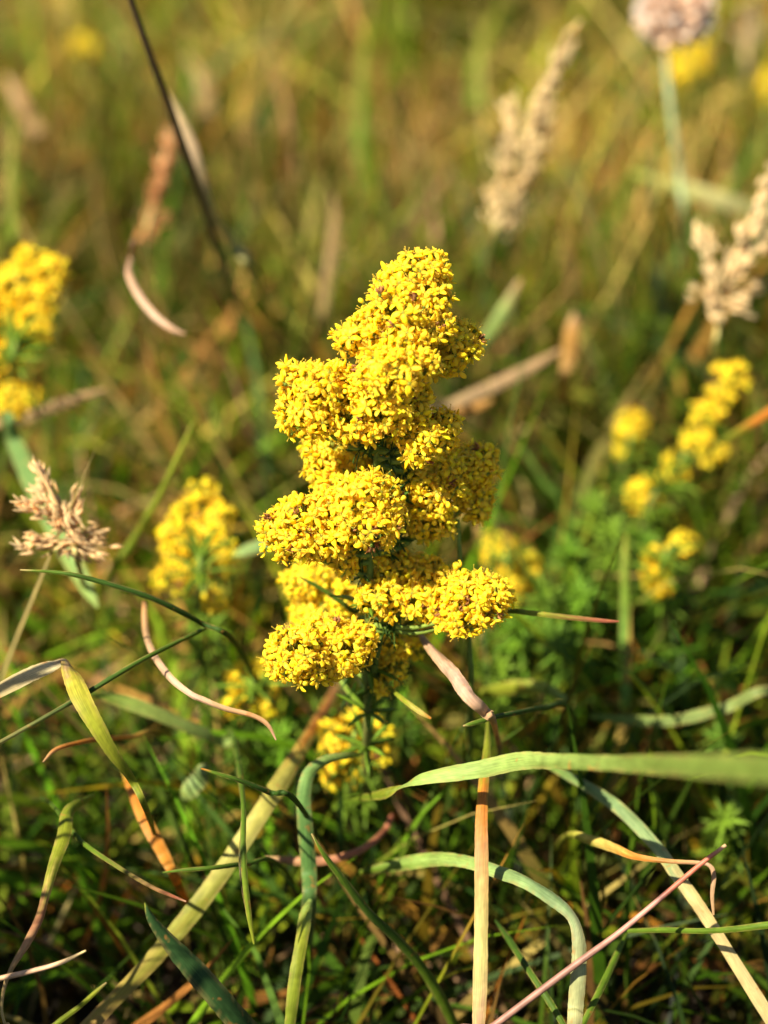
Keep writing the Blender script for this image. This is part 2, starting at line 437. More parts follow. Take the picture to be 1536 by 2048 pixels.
def ball(mb, c, r, col, nu=6, nv=4, sz=1.0):
    v = [[0, 0, r * sz]]
    for i in range(1, nv):
        ph = math.pi * i / nv
        for j in range(nu):
            a = 2 * math.pi * (j + 0.5 * (i % 2)) / nu
            v.append([r * math.sin(ph) * math.cos(a), r * math.sin(ph) * math.sin(a), r * sz * math.cos(ph)])
    v.append([0, 0, -r * sz])
    t = [[0, 1 + j, 1 + (j + 1) % nu] for j in range(nu)]
    q = []
    for i in range(nv - 2):
        for j in range(nu):
            q.append([1 + i * nu + j, 1 + (i + 1) * nu + j, 1 + (i + 1) * nu + (j + 1) % nu, 1 + i * nu + (j + 1) % nu])
    l = 1 + (nv - 2) * nu; e = len(v) - 1
    t += [[e, l + (j + 1) % nu, l + j] for j in range(nu)]
    mb.add(np.array(v) + np.array(c), q, t, col)

Y0 = np.array((0.97, 0.82, 0.026))
def flower_variant(kind):
    mb = MB()
    if kind == 'bud':
        cc = Y0 * (0.95, 0.98, 2.0)
        ball(mb, (0, 0, 0.0006), 0.00048, cc, 7, 5, 1.2)
        ball(mb, (0, 0, 0.0000), 0.0003, (0.3, 0.36, 0.05), 6, 4)
        return mb.arrays()
    dead = kind == 'dead'
    base = {'flat': 0.15, 'recurved': 0.25, 'cup': 0.9, 'open': 0.45, 'dead': 0.7, 'curled': 0.1}[kind]
    curl = {'flat': -0.35, 'recurved': -1.5, 'cup': -0.6, 'open': -1.0, 'dead': 1.5, 'curled': 2.3}[kind]
    for k in range(4):
        col = np.array((0.5, 0.24, 0.09)) * random.uniform(0.6, 1.3) if dead else Y0 * (random.uniform(0.94, 1.04), random.uniform(0.9, 1.06), random.uniform(0.6, 2.2))
        a = petal_arrays(base + random.gauss(0, 0.22), curl + random.gauss(0, 0.45), random.uniform(1.35, 1.75) * 1e-3 * (0.75 if dead else 1),
                         random.uniform(0.74, 0.95) * 1e-3 * (0.6 if dead else 1), random.gauss(0, 0.5 if not dead else 1.2), col)
        mb.addmb(a, rotz(k * math.pi / 2 + random.gauss(0, 0.1)))
        # stamen between the lobes
        an = k * math.pi / 2 + math.pi / 4; el = random.uniform(0.2, 1.0)
        d = np.array([math.cos(an) * math.cos(el), math.sin(an) * math.cos(el), math.sin(el)])
        sc = (0.45, 0.2, 0.05) if dead else (0.85, 0.68, 0.08)
        s0 = np.array([0, 0, 0.0003]); s1 = s0 + d * random.uniform(1.0, 1.65) * 1e-3
        add_tube(mb, [s0, s1], 0.000045, sc, 3)
        ball(mb, s1, 0.00012, (0.5, 0.28, 0.03) if dead else (0.85, 0.66, 0.1), 4, 3)
    ball(mb, (0, 0, 0.00022), 0.0004, (0.42, 0.42, 0.05) if not dead else (0.3, 0.14, 0.05), 6, 4, 0.7)
    ball(mb, (0, 0, -0.00012), 0.00034, (0.22, 0.32, 0.04), 6, 4, 1.1)
    return mb.arrays()

KINDS = ['flat', 'recurved', 'open', 'curled', 'open', 'recurved', 'curled', 'cup', 'open', 'recurved', 'dead', 'dead', 'bud', 'bud']
VARS = [flower_variant(k) for k in KINDS]
V_LIVE = [i for i, k in enumerate(KINDS) if k not in ('dead', 'bud')]
V_DEAD = [i for i, k in enumerate(KINDS) if k == 'dead']; V_BUD = [i for i, k in enumerate(KINDS) if k == 'bud']
VMESH = {}
def vmesh(i):
    if i not in VMESH:
        mb = MB(); mb.addmb(VARS[i]); VMESH[i] = mb.mesh('flower_bud' if KINDS[i] == 'bud' else 'flower', M_PETAL)
    return VMESH[i]

def frame_to(nrml, spin):
    z = nrml / np.linalg.norm(nrml)
    r = np.array([1.0, 0, 0]) if abs(z[0]) < 0.8 else np.array([0, 1.0, 0])
    x = np.cross(r, z); x /= np.linalg.norm(x); y = np.cross(z, x)
    return np.stack([x, y, z], 1) @ rotz(spin)

def scatter_sphere(n):
    i = np.arange(n) + 0.5
    ph = np.arccos(1 - 2 * i / n); th = np.pi * (1 + 5 ** 0.5) * i
    d = np.stack([np.cos(th) * np.sin(ph), np.sin(th) * np.sin(ph), np.cos(ph)], 1)
    return nrm(d + rng.normal(0, 0.55 / math.sqrt(n), (n, 3)) * 1.6)

def cluster_flowers(ells, spacing, fsize=1.0, dead=0.03, bud=0.15, under=0.55):
    """ells: list of (centre, (rx, ry_depth, rz)) in world axes RT / FW / UPV. Returns flower list (pos, normal, variant, scale, cluster)"""
    out = []
    Cs = np.array([e[0] for e in ells]); Rs = np.array([e[1] for e in ells])
    A = np.stack([RT, FW, UPV], 0)
    for ci, (c, r) in enumerate(ells):
        r = np.array(r)
        area = 4 * math.pi * (((r[0] * r[1]) ** 1.6 + (r[0] * r[2]) ** 1.6 + (r[1] * r[2]) ** 1.6) / 3) ** (1 / 1.6)
        for shell, dens in ((1.0, 1.0), (0.85, 0.95)):
            n = max(5, int(area * shell * shell * dens / spacing ** 2))
            d = scatter_sphere(n)
            lump = 1 + 0.10 * np.sin(d @ rng.normal(0, 3.2, 3) + rng.uniform(0, 6)) + 0.08 * np.sin(d @ rng.normal(0, 5, 3) + rng.uniform(0, 6)) + rng.normal(0, 0.075, n)
            lump = lump + (rng.random(n) < 0.06) * rng.uniform(0.10, 0.30, n) * (shell == 1.0)
            dp = dead * rng.uniform(0.1, 2.2)
            loc = d * r * shell * lump[:, None]
            wp = c + loc @ A
            nw = nrm((d / r) @ A)
            nw = nrm(nw + np.array([0, 0, 0.25]) + rng.normal(0, 0.36, (n, 3)))
            for k in range(n):
                if nw[k, 2] < -0.25 and rng.random() > under: continue
                q = ((wp[k] - Cs) @ A.T) / Rs
                ins = np.linalg.norm(q, axis=1); ins[ci] = 9
                if (ins < 0.78).any(): continue
                u = rng.random()
                if u < dp: vi = random.choice(V_DEAD)
                elif u < dp + bud: vi = random.choice(V_BUD)
                else: vi = random.choice(V_LIVE)
                out.append((wp[k], nw[k], vi, fsize * rng.uniform(0.82, 1.14), ci))
    return out

def whorl(mb, p, axis, n, L, wd, col, droop=0.5):
    F = frame_to(axis, rng.uniform(0, 6))
    for k in range(n):
        a = 2 * math.pi * k / n + rng.normal(0, 0.15); el = droop + rng.normal(0, 0.2)
        l = L * rng.uniform(0.75, 1.15)
        d0 = F @ np.array([math.cos(a) * math.cos(el), math.sin(a) * math.cos(el), math.sin(el)])
        s = F @ np.array([-math.sin(a), math.cos(a), 0])
        u = np.linspace(0, 1, 5)
        q = p + d0 * (u * l)[:, None] - np.asarray(axis) * (0.25 * l * u ** 2)[:, None]
        hw = wd / 2 * np.array([0.6, 1, 1, 0.8, 0.1])
        nv = np.cross(d0, s)
        v = np.stack([q - s * hw[:, None], q + nv * 0.0001, q + s * hw[:, None], q - nv * 0.00012], 1)
        i = np.arange(4)[:, None] * 4; j = np.arange(4)[None]; j2 = (j + 1) % 4
        qd = np.stack([i + j, i + j2, i + 4 + j2, i + 4 + j], -1).reshape(-1, 4)
        mb.add(v.reshape(-1, 3), qd, None, np.array(col) * rng.uniform(0.7, 1.3))

def bedstraw(label, stem_pts, clusters, group, hero=False, spacing=0.0021, fsize=1.0, whorls=(), wl=0.009, stem_r=0.0009, gcol=C_G2, wn=9):
    """stem_pts: world points tip -> root; clusters: (centre, radii)"""
    stem_pts = np.array(stem_pts)
    base = stem_pts[-1].copy()
    root = thing('bedstraw_plant', label, 'flower', base, group)
    sp = spline(stem_pts, 10)
    mb = MB()
    add_tube(mb, sp, np.linspace(stem_r * 0.45, stem_r, len(sp)), colramp([(0, (0.25, 0.33, 0.05)), (0.5, (0.14, 0.22, 0.03)), (1, (0.16, 0.13, 0.05))], np.linspace(0, 1, len(sp))), 6)
    link('stem', mb.mesh('stem', M_GREEN, base), root)
    fl = cluster_flowers(clusters, spacing, fsize)
    # green branches with pedicels, one part for each flower cluster
    cl_objs = []
    for ci, (c, r) in enumerate(clusters):
        mb = MB()
        c = np.asarray(c)
        # branch leaves the stem below the cluster
        dd = np.linalg.norm(sp - (c - np.array([0, 0, 1.5 * r[2]])), axis=1); s0 = sp[dd.argmin()]
        mid = (s0 + c) / 2 - np.array([0, 0, 0.15 * np.linalg.norm(c - s0)])
        bp = spline([s0, mid, c], 6)
        add_tube(mb, bp, np.linspace(0.0006, 0.00035, len(bp)), (0.2, 0.28, 0.04), 5)
        pts = [f for f in fl if f[4] == ci]
        for f in pts:
            p0 = c + (f[0] - c) * rng.uniform(0.1, 0.35) - np.array([0, 0, r[2] * 0.15])
            p1 = f[0] - f[1] * 0.0004
            m = (p0 + p1) / 2 + rng.normal(0, 0.0004, 3)
            add_tube(mb, [p0, m, p1], 0.00013, np.array((0.38, 0.42, 0.05)) * rng.uniform(0.7, 1.2), 3)
        if hero:
            whorl(mb, bp[3], nrm(bp[4] - bp[3]), 6, 0.004, 0.0007, C_G1, 0.5)
        cl_objs.append(link('flower_cluster', mb.mesh('flower_cluster', M_GREEN, base), root))
    if hero:
        Pf = np.array([f[0] for f in fl]); Nf = np.array([f[1] for f in fl])
        A = np.stack([RT, FW, UPV], 0)
        tocam = nrm(CAM - Pf)
        face = (Nf * tocam).sum(1)
        blocked = np.zeros(len(fl), bool)
        for c, r in clusters:
            rr = np.array(r) * 0.97
            o = ((Pf - c) @ A.T) / rr; d = (tocam @ A.T) / rr
            a = (d * d).sum(1); b = (o * d).sum(1); cc = (o * o).sum(1) - 1
            disc = b * b - a * cc
            t1 = (-b + np.sqrt(np.maximum(disc, 0))) / a; t0 = (-b - np.sqrt(np.maximum(disc, 0))) / a
            blocked |= (disc > 0) & (t1 > 0.0016)
        score = face - 3 * blocked - 12 * np.abs((Pf - CAM) @ FW - FD)
        live = [i for i in range(len(fl)) if KINDS[fl[i][2]] != 'bud']
        buds = [i for i in range(len(fl)) if KINDS[fl[i][2]] == 'bud']
        pick = set(sorted(live, key=lambda i: -score[i])[:296]) | set(sorted(buds, key=lambda i: -score[i])[:60])
        rest = MB(); n = 0
        for i, (p, nn, vi, sc, ci) in enumerate(fl):
            F = frame_to(nn, rng.uniform(0, 6))
            if i in pick:
                o = link('flower_bud' if KINDS[vi] == 'bud' else 'flower', vmesh(vi), cl_objs[ci])
                M = Matrix.Identity(4)
                for a in range(3):
                    for b in range(3): M[a][b] = F[a, b] * sc
                    M[a][3] = p[a] - base[a]
                o.matrix_basis = M
            else:
                rest.addmb(VARS[vi], F * sc, p)
        ro = link('blossom_mass', rest.mesh('blossom_mass', M_PETAL, base), root, kind='stuff')
    else:
        for ci in range(len(clusters)):
            mbx = MB()
            for (p, nn, vi, sc, cj) in fl:
                if cj == ci: mbx.addmb(VARS[vi], frame_to(nn, rng.uniform(0, 6)) * sc, p)
            if mbx.n: link('blossom_mass', mbx.mesh('blossom_mass', M_PETAL, base), cl_objs[ci], kind='stuff')
    # leaf whorls: each whorl a part
    for u in whorls:
        k = int(u * (len(sp) - 1)); ax = nrm(sp[max(k - 1, 0)] - sp[min(k + 1, len(sp) - 1)])
        mb = MB(); whorl(mb, sp[k], ax, wn, wl, 0.0011, gcol)
        link('leaf_whorl', mb.mesh('leaf_whorl', M_GREEN, base), root)
    return root, len(fl)

def ell(x, y, rx, ry, off, depth=None):
    k = SPX * (1 + off * 1e-3 / FD)
    return (P(x, y, off), (rx * k, (depth if depth else 0.5 * (rx + ry)) * k, ry * k))

HERO = [ell(a[0], a[1], max(9, a[2] - 2), max(9, a[3] - 3), a[4]) for a in [
    (857, 522, 26, 20, -1), (828, 562, 66, 44, -1), (790, 590, 42, 38, -2), (850, 605, 52, 48, -1), (800, 632, 72, 46, -3),
    (728, 672, 50, 36, -3), (700, 680, 22, 20, -3), (800, 680, 70, 40, -4), (868, 650, 34, 34, -2),
    (905, 690, 50, 48, 5), (945, 690, 18, 18, 5), (880, 728, 30, 30, 4),
    (790, 745, 66, 50, -8), (850, 725, 26, 26, -7), (745, 740, 24, 30, -6),
    (640, 775, 66, 50, -2), (585, 760, 22, 36, -2), (620, 830, 54, 50, -1), (690, 780, 44, 44, -2), (575, 820, 12, 22, -1),
    (770, 815, 62, 50, -3), (700, 840, 40, 40, -1), (730, 860, 30, 26, -2), (825, 805, 36, 36, -1),
    (855, 870, 52, 46, 1), (890, 855, 26, 32, 2), (845, 905, 34, 26, 2),
    (660, 905, 48, 36, 16), (645, 935, 30, 36, 16), (710, 925, 50, 40, 17), (775, 905, 44, 40, 20), (800, 880, 30, 26, 16), (665, 975, 30, 22, 14),
    (945, 935, 42, 40, 15), (905, 940, 36, 30, 12), (950, 1000, 32, 40, 18), (965, 910, 22, 18, 15),
    (870, 985, 58, 48, 13), (860, 1045, 46, 36, 14), (835, 960, 30, 24, 10),
    (735, 1000, 58, 52, -1), (745, 1050, 54, 42, -1), (700, 1020, 36, 40, 0), (785, 1020, 24, 36, 0),
    (600, 1035, 46, 42, 2), (548, 1058, 32, 32, 2), (585, 1085, 48, 38, 3), (650, 1015, 36, 34, 2), (655, 1075, 46, 40, 3), (690, 1120, 20, 30, 8),
    (780, 1150, 56, 44, 14), (850, 1160, 56, 40, 15), (770, 1200, 48, 34, 12), (870, 1210, 46, 40, 14), (820, 1128, 40, 18, 18), (740, 1195, 26, 24, 10),
    (935, 1190, 48, 44, 8), (975, 1200, 42, 44, 7), (930, 1235, 48, 36, 9), (897, 1180, 34, 32, 10), (905, 1225, 34, 32, 10), (868, 1180, 34, 34, 11), (835, 1205, 36, 34, 12), (880, 1245, 14, 12, 10),
    (625, 1165, 52, 38, 36), (620, 1225, 34, 46, 38), (690, 1205, 34, 32, 32),
    (595, 1305, 52, 50, 4), (575, 1320, 34, 34, 4), (620, 1350, 26, 22, 4), (650, 1265, 50, 32, 9), (680, 1305, 50, 42, 8), (715, 1280, 34, 34, 10), (668, 1345, 24, 14, 8),
    (780, 1290, 46, 30, 22), (790, 1340, 26, 22, 20), (765, 1375, 14, 12, 20), (830, 1300, 20, 16, 24),
]]
hero_stem = [P(852, 545, 0), P(815, 660, 2), P(775, 800, 4), P(752, 930, 6), P(742, 1080, 9), P(738, 1230, 14), P(736, 1400, 26), P(733, 1520, 45), PZ(735, 1700, 0.0)]
hero_root, nf = bedstraw('tall sharp yellow bedstraw spike of crowded tiny flowers standing in front of the others', hero_stem, HERO, 'yellow bedstraw plants', hero=True, fsize=0.98, spacing=0.00188,
         whorls=(0.28, 0.45, 0.52, 0.62, 0.7, 0.78, 0.86, 0.93), wl=0.008, wn=9)
for pp in ([(915, 1040, 16), (922, 1140, 18), (938, 1280, 24), (942, 1420, 38)], [(800, 880, 10), (797, 960, 12), (792, 1080, 14), (770, 1230, 18), (745, 1380, 26)]):
    ps = [P(*a) for a in pp] + [PZ(pp[-1][0] - 10, pp[-1][1] + 270, 0)]
    spp = spline(ps, 8); mb = MB()
    add_tube(mb, spp, np.linspace(0.00042, 0.0007, len(spp)), colramp([(0, (0.22, 0.3, 0.05)), (1, (0.1, 0.16, 0.03))], np.linspace(0, 1, len(spp))), 6)
    link('side_stem', mb.mesh('side_stem', M_GREEN, hero_stem[-1]), hero_root)

# side stems of the same clump
def simple_stem(name, label, cat, pts, r, cols, group=None, mat=None, sides=6):
    pts = np.array(pts); base = pts[-1]
    sp = spline(pts, 10)
    mb = MB(); add_tube(mb, sp, np.interp(np.linspace(0, 1, len(sp)), np.linspace(0, 1, len(r)), r), colramp(cols, np.linspace(0, 1, len(sp))), sides)
    o = link(name, mb.mesh(name, mat or M_STEM, base, True), loc=base, label=label, category=cat)
    if group: o['group'] = group
    return o

# ------------------------------------------------------------------ background bedstraw plants
def bg_plant(label, tip, ellipses, off, root_px, whorls=(), spacing=0.0026, fsize=1.1, stem_via=(), **kw):
    es = [ell(a[0], a[1], a[2], a[3], off + (a[4] if len(a) > 4 else 0)) for a in ellipses]
    pts = [P(tip[0], tip[1], off)] + [P(v[0], v[1], off + (v[2] if len(v) > 2 else 0)) for v in stem_via] + [PZ(root_px[0], root_px[1], 0.0)]
    return bedstraw(label, pts, es, 'yellow bedstraw plants', spacing=spacing, fsize=fsize, whorls=whorls, **kw)

bg_plant('broad blurred yellow bedstraw spike beside a blue-green oval leaf and a pink grass panicle', (70, 500), [(65, 525, 28, 26), (105, 540, 26, 28), (30, 575, 40, 42), (80, 595, 36, 30), (15, 640, 40, 40), (60, 660, 36, 44), (5, 720, 38, 34), (30, 790, 34, 22), (-50, 620, 50, 80), (20, 830, 14, 12)], 105, (-20, 1080), stem_via=[(40, 640), (20, 760)], whorls=(0.5, 0.6, 0.7, 0.8))
bg_plant('small soft yellow bedstraw spike behind the thin arching blade with a pale tip', (400, 965), [(402, 985, 26, 24), (370, 1020, 22, 24), (440, 1040, 24, 26), (360, 1075, 38, 36), (405, 1070, 30, 34), (445, 1105, 26, 28), (395, 1125, 36, 28), (345, 1155, 28, 28), (430, 1205, 16, 22, -10)], 80, (400, 1420), stem_via=[(400, 1070), (400, 1180)], whorls=(0.5, 0.62, 0.74, 0.86))
bg_plant('little loose yellow bedstraw sprig beside the curled pink dry leaf', (505, 1330), [(490, 1350, 24, 20), (525, 1345, 24, 18), (535, 1370, 22, 22), (480, 1385, 16, 16), (530, 1415, 16, 14), (470, 1410, 12, 12)], 70, (530, 1620), stem_via=[(510, 1400)], whorls=(0.4, 0.6, 0.8))
bg_plant('low yellow bedstraw head just above the arched pale green blade tip', (715, 1435), [(720, 1450, 30, 22), (690, 1475, 36, 28), (740, 1480, 32, 32), (665, 1490, 20, 26), (700, 1510, 36, 22), (755, 1500, 18, 20), (680, 1550, 26, 18), (665, 1555, 14, 14)], 55, (690, 1720), stem_via=[(705, 1510)], whorls=(0.5, 0.7, 0.85))
bg_plant('small blurred yellow bedstraw tuft behind the right hand clusters of the sharp spike', (1010, 1080), [(990, 1085, 16, 18), (985, 1115, 18, 16), (1015, 1095, 14, 14), (1050, 1135, 24, 24), (1025, 1165, 28, 26), (1060, 1155, 16, 18), (1030, 1190, 18, 12)], 110, (1060, 1380), stem_via=[(1020, 1160)], whorls=(0.35, 0.5, 0.62, 0.74, 0.86))
bg_plant('slanting beaded yellow bedstraw spike leaning beside the Y-shaped beige panicle', (1470, 725), [(1462, 748, 27, 22), (1438, 790, 29, 17), (1410, 828, 29, 20), (1390, 882, 26, 18), (1425, 906, 26, 22), (1350, 936, 18, 20), (1335, 960, 16, 18), (1290, 990, 26, 26), (1285, 1015, 18, 18)], 120, (1250, 1330), stem_via=[(1415, 830), (1350, 940), (1290, 1040)], whorls=(0.3, 0.4, 0.5, 0.58, 0.66, 0.74, 0.82, 0.9))
bg_plant('faint thin greenish yellow bedstraw spike in bud rising from feathery foliage', (1270, 825), [(1268, 845, 22, 24), (1258, 875, 18, 20), (1252, 905, 16, 14)], 150, (1200, 1280), stem_via=[(1250, 940)], whorls=(0.35, 0.45, 0.55, 0.65, 0.75, 0.85))
bg_plant('loose golden bedstraw sprig of few round clusters right of the bright green stem', (1365, 1070), [(1362, 1085, 20, 18), (1345, 1105, 20, 18), (1315, 1115, 18, 20), (1310, 1150, 20, 26), (1375, 1110, 12, 12), (1318, 1180, 14, 12)], 100, (1330, 1440), stem_via=[(1325, 1150)], whorls=(0.4, 0.52, 0.64, 0.76, 0.88))
bg_plant('dim yellow bedstraw head behind the dry pink thrift head', (1380, 85), [(1380, 105, 26, 26), (1372, 140, 24, 24), (1392, 130, 18, 22)], 300, (1385, 420), stem_via=[(1380, 180)], spacing=0.003, fsize=1.3)
bg_plant('yellow bedstraw head cut by the picture edge below a pale panicle', (1545, 140), [(1545, 165, 16, 20), (1552, 200, 16, 16)], 290, (1550, 480), stem_via=[(1545, 230)], spacing=0.003, fsize=1.3)
bg_plant('tiny far golden bedstraw head in brownish grass above a dry orange panicle', (168, 75), [(165, 92, 22, 18), (172, 108, 16, 14)], 380, (170, 300), stem_via=[(168, 140)], spacing=0.003, fsize=1.3)

# feathery shoots without flowers
def shoot(x, y, off, root, where, col, n=9, wl=0.009):
    pts = np.array([P(x, y, off), P((x + root[0]) / 2 + rng.normal(0, 12), (y + root[1]) / 2 - 20, off + 25), PZ(root[0], root[1], 0)])
    base = pts[-1]
    t = thing('bedstraw_shoot', 'feathery flowerless bedstraw shoot ' + where, 'plant', base, 'flowerless bedstraw shoots')
    sp = spline(pts, 14)
    mb = MB(); add_tube(mb, sp, np.linspace(0.0005, 0.0009, len(sp)), np.array(col) * 1.1, 5)
    link('stem', mb.mesh('stem', M_GREEN, base), t)
    for k in np.linspace(0, len(sp) * 0.8, n).astype(int):
        ax = nrm(sp[max(k - 1, 0)] - sp[k + 1]); mb = MB()
        whorl(mb, sp[k], ax, 8, wl * (0.6 + 0.4 * min(1, k / 8)), 0.0012, col, 0.6)
        link('leaf_whorl', mb.mesh('leaf_whorl', M_GREEN, base), t)
for a in [(1190, 1010, 110, (1180, 1350), 'below the faint thin spike in bud'), (1140, 1100, 100, (1150, 1400), 'behind the red-tipped slim blade'), (1225, 1060, 105, (1215, 1380), 'close beside the bright green stem-like blade'), (1090, 1190, 95, (1110, 1440), 'right of the small blurred yellow tuft'), (1170, 1190, 90, (1160, 1450), 'above the red tip of the slim blade'),
          (1040, 1250, 85, (1060, 1470), 'behind the lower right cluster of the sharp spike'), (1110, 1270, 80, (1100, 1500), 'under the middle of the red-tipped slim blade'), (1010, 1290, 100, (1030, 1520), 'between the pink dry leaf and the lower right cluster'), (1290, 1080, 115, (1270, 1400), 'between the bright green blade and the loose golden sprig'), (800, 1420, 80, (805, 1640), 'under the lowest buds of the sharp spike'),
          (640, 1440, 75, (650, 1650), 'above the low yellow head'), (420, 1260, 85, (430, 1500), 'below the small soft yellow spike'), (560, 1480, 70, (560, 1690), 'above the orange edge of the broad yellow leaf'), (1440, 1480, 80, (1450, 1680), 'above the near end of the wide glaucous leaf'), (1450, 1640, 60, (1460, 1850), 'behind the hooked orange-red blade'), (480, 1470, 75, (480, 1660), 'below the little loose sprig'), (1000, 1340, 75, (1010, 1560), 'above the pale green arching leaf beside the pink dry leaf')]:
    shoot(a[0], a[1], a[2], a[3], a[4], [C_G2, (0.09, 0.17, 0.015), (0.10, 0.20, 0.012)][rng.integers(0, 3)])

# ------------------------------------------------------------------ single grass blades
def blade(name, label, pts, wpx, cols, roll=(0,), fold=0.25, cat='grass blade', group=None, mat=None, per=10):
    """pts: (x, y, off) pixels, ('g', x, y) ground under a pixel or ('w', x, y, z); last one is the root"""
    W = []; ws = []
    for p, wv in zip(pts, wpx):
        if p[0] == 'g': q = PZ(p[1], p[2], -0.002)
        elif p[0] == 'w': q = np.array(p[1:], float)
        elif p[0] == 'd':
            tdir = nrm(W[-1] - W[-2]); tdir = nrm(tdir * np.array([0.5, 0.5, 1]) + np.array([0, 0, -0.8]))
            q = W[-1] + tdir * (W[-1][2] + 0.002) / -tdir[2]
        else: q = P(*p)
        D = (q - CAM) @ FW
        W.append(q); ws.append((wv if wv < 20 else 20 + 0.82 * (wv - 20)) * SPX * D / FD)
    A = spline(np.column_stack([np.array(W), np.array(ws)]), per)
    p = A[:, :3]; wd = np.maximum(A[:, 3], 0.00008)
    L = np.concatenate([[0], np.cumsum(np.linalg.norm(np.diff(p, axis=0), axis=1))]); t = L / L[-1]
    # colour stops are given in fractions of the visible pixel path (all but the root)
    tv = np.interp(np.arange(len(p)) / per / max(1, len(pts) - 1), [0, 1], [0, 1])
    us5 = np.linspace(0, 1, 5)
    ph = rng.uniform(0, 6, 4)
    jit = 0.030 * np.sin(us5[None] * 7 + tv[:, None] * 23 + ph[0]) + 0.022 * np.sin(us5[None] * 13 - tv[:, None] * 41 + ph[1]) + rng.normal(0, 0.010, (len(p), 5))
    tj = np.clip(tv[:, None] + jit, 0, 1)
    cc = 0.85 * colramp(cols, tj.ravel()).reshape(len(p), 5, 3) * rng.uniform(0.9, 1.08, (len(p), 5, 1))
    rim = rng.uniform(0.0, 0.55, (len(p), 1)) * np.array([1, 0, 0, 0, 1.0])[None]
    cc = cc * (1 - rim[..., None]) + np.array((0.45, 0.3, 0.1)) * rim[..., None] * 0.9
    wd = wd * (1 + 0.05 * np.sin(L / L[-1] * 31 + ph[2]) + rng.normal(0, 0.02, len(p)))
    rl = np.interp(np.linspace(0, 1, len(p)), np.linspace(0, 1, len(roll)), roll)
    base = p[-1].copy()
    mb = MB(); add_ribbon(mb, p, wd, rl, cc, fold)
    o = link(name, mb.mesh(name, mat or M_BLADE, base, True), loc=base, label=label, category=cat)
    if group: o['group'] = group
    return o

B = blade
B('grass_leaf', 'thin dark green blade with pale tip arching left of the sharp yellow spike', [(40, 1140, 6), (105, 1144, 5), (170, 1155, 5), (300, 1195, 8), (400, 1245, 16), (480, 1300, 30), ('g', 560, 1480)], [3, 8, 10, 11, 11, 11, 10], [(0, C_ST), (0.06, C_G2), (0.4, C_G1), (1, C_G1)], fold=0.6)
B('grass_leaf', 'long thin straight green blade crossing over the folded pale leaf', [(420, 1250, 22), (400, 1262, 18), (280, 1322, 6), (150, 1400, 2), (0, 1485, 0), (-120, 1550, 0), ('d',)], [3, 9, 10, 10, 9, 9, 9], [(0, C_G2), (0.5, C_G1), (0.7, (0.22, 0.2, 0.06)), (1, C_ST)], fold=0.6)
B('grass_leaf', 'folded pale straw leaf bending sharply into a yellow-green rust-spotted half', [(-90, 1425, 2), (0, 1380, 3), (60, 1349, 4), (105, 1331, 5), (128, 1322, 6), (141, 1345, 2), (162, 1395, -2), (192, 1450, -3), (228, 1510, -1), (265, 1562, 4), (300, 1640, 14), ('g', 350, 1800)], [20, 34, 36, 28, 20, 38, 44, 38, 26, 16, 11, 9], [(0, C_ST), (0.3, (0.6, 0.52, 0.3)), (0.4, C_PB), (0.46, (0.5, 0.42, 0.05)), (0.62, (0.36, 0.38, 0.03)), (0.8, C_G3), (1, C_G1)], roll=(0.4, 0.3, 0.5, 1.2, 0.2, 0.1, 0, 0, 0.2), fold=0.12)
B('grass_leaf', 'wide pale glaucous leaf sweeping in from the right, twisted near its left end', [(690, 1598, 40), (745, 1592, 24), (785, 1582, 10), (810, 1570, 4), (850, 1556, 0), (960, 1538, -3), (1040, 1522, -8), (1110, 1522, -18), (1250, 1526, -42), (1400, 1532, -70), (1560, 1540, -95), (1800, 1570, -115), ('w', 0.15, -0.11, 0.05), ('d',)], [4, 18, 30, 14, 28, 38, 38, 34, 44, 54, 64, 70, 60, 50], [(0, C_G2), (0.15, C_G3), (0.25, C_GL), (0.5, (0.30, 0.41, 0.10)), (0.62, (0.18, 0.25, 0.045)), (1, (0.17, 0.24, 0.04))], roll=(0, 0.4, 1.4, 0.5, 0.1, 0, 0.5, 0.1, 0, 0, 0), fold=0.15)
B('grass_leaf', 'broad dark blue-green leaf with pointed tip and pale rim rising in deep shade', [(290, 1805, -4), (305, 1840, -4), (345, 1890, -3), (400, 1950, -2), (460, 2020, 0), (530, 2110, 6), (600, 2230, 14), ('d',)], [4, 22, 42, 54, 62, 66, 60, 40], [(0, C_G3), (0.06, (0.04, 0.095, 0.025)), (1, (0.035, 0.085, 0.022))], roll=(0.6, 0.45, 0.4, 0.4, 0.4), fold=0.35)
B('grass_leaf', 'slim dark green blade with fine tip standing among shaded grass below the flower', [(623, 1667, -2), (650, 1712, -1), (690, 1765, 2), (740, 1828, 7), (800, 1885, 14), (860, 1960, 22), (920, 2080, 34), ('g', 960, 2230)], [3, 10, 15, 18, 18, 22, 22, 16], [(0, C_ST), (0.06, C_G2), (0.5, C_G1), (0.75, C_G2), (1, C_G2)], fold=0.5)
B('grass_leaf', 'short thin green blade with orange tip over the broad yellow leaf', [(402, 1537, -3), (440, 1549, -3), (480, 1561, -2), (540, 1585, 2), (600, 1612, 10), ('g', 700, 1790)], [3, 9, 10, 11, 11, 9], [(0, C_OR), (0.1, C_G2), (0.5, C_G1), (1, C_G1)], fold=0.6)
B('grass_leaf', 'thin upright green blade hanging tip down beside a dark withered strip', [(508, 1888, -3), (498, 1830, -3), (490, 1760, -3), (486, 1690, -2), (487, 1620, 4), (482, 1560, 18), (470, 1490, 40), (455, 1470, 55), ('g', 440, 1560)], [4, 11, 12, 12, 11, 11, 11, 10, 10], [(0, C_G3), (0.3, C_G2), (1, C_G1)], fold=0.5)
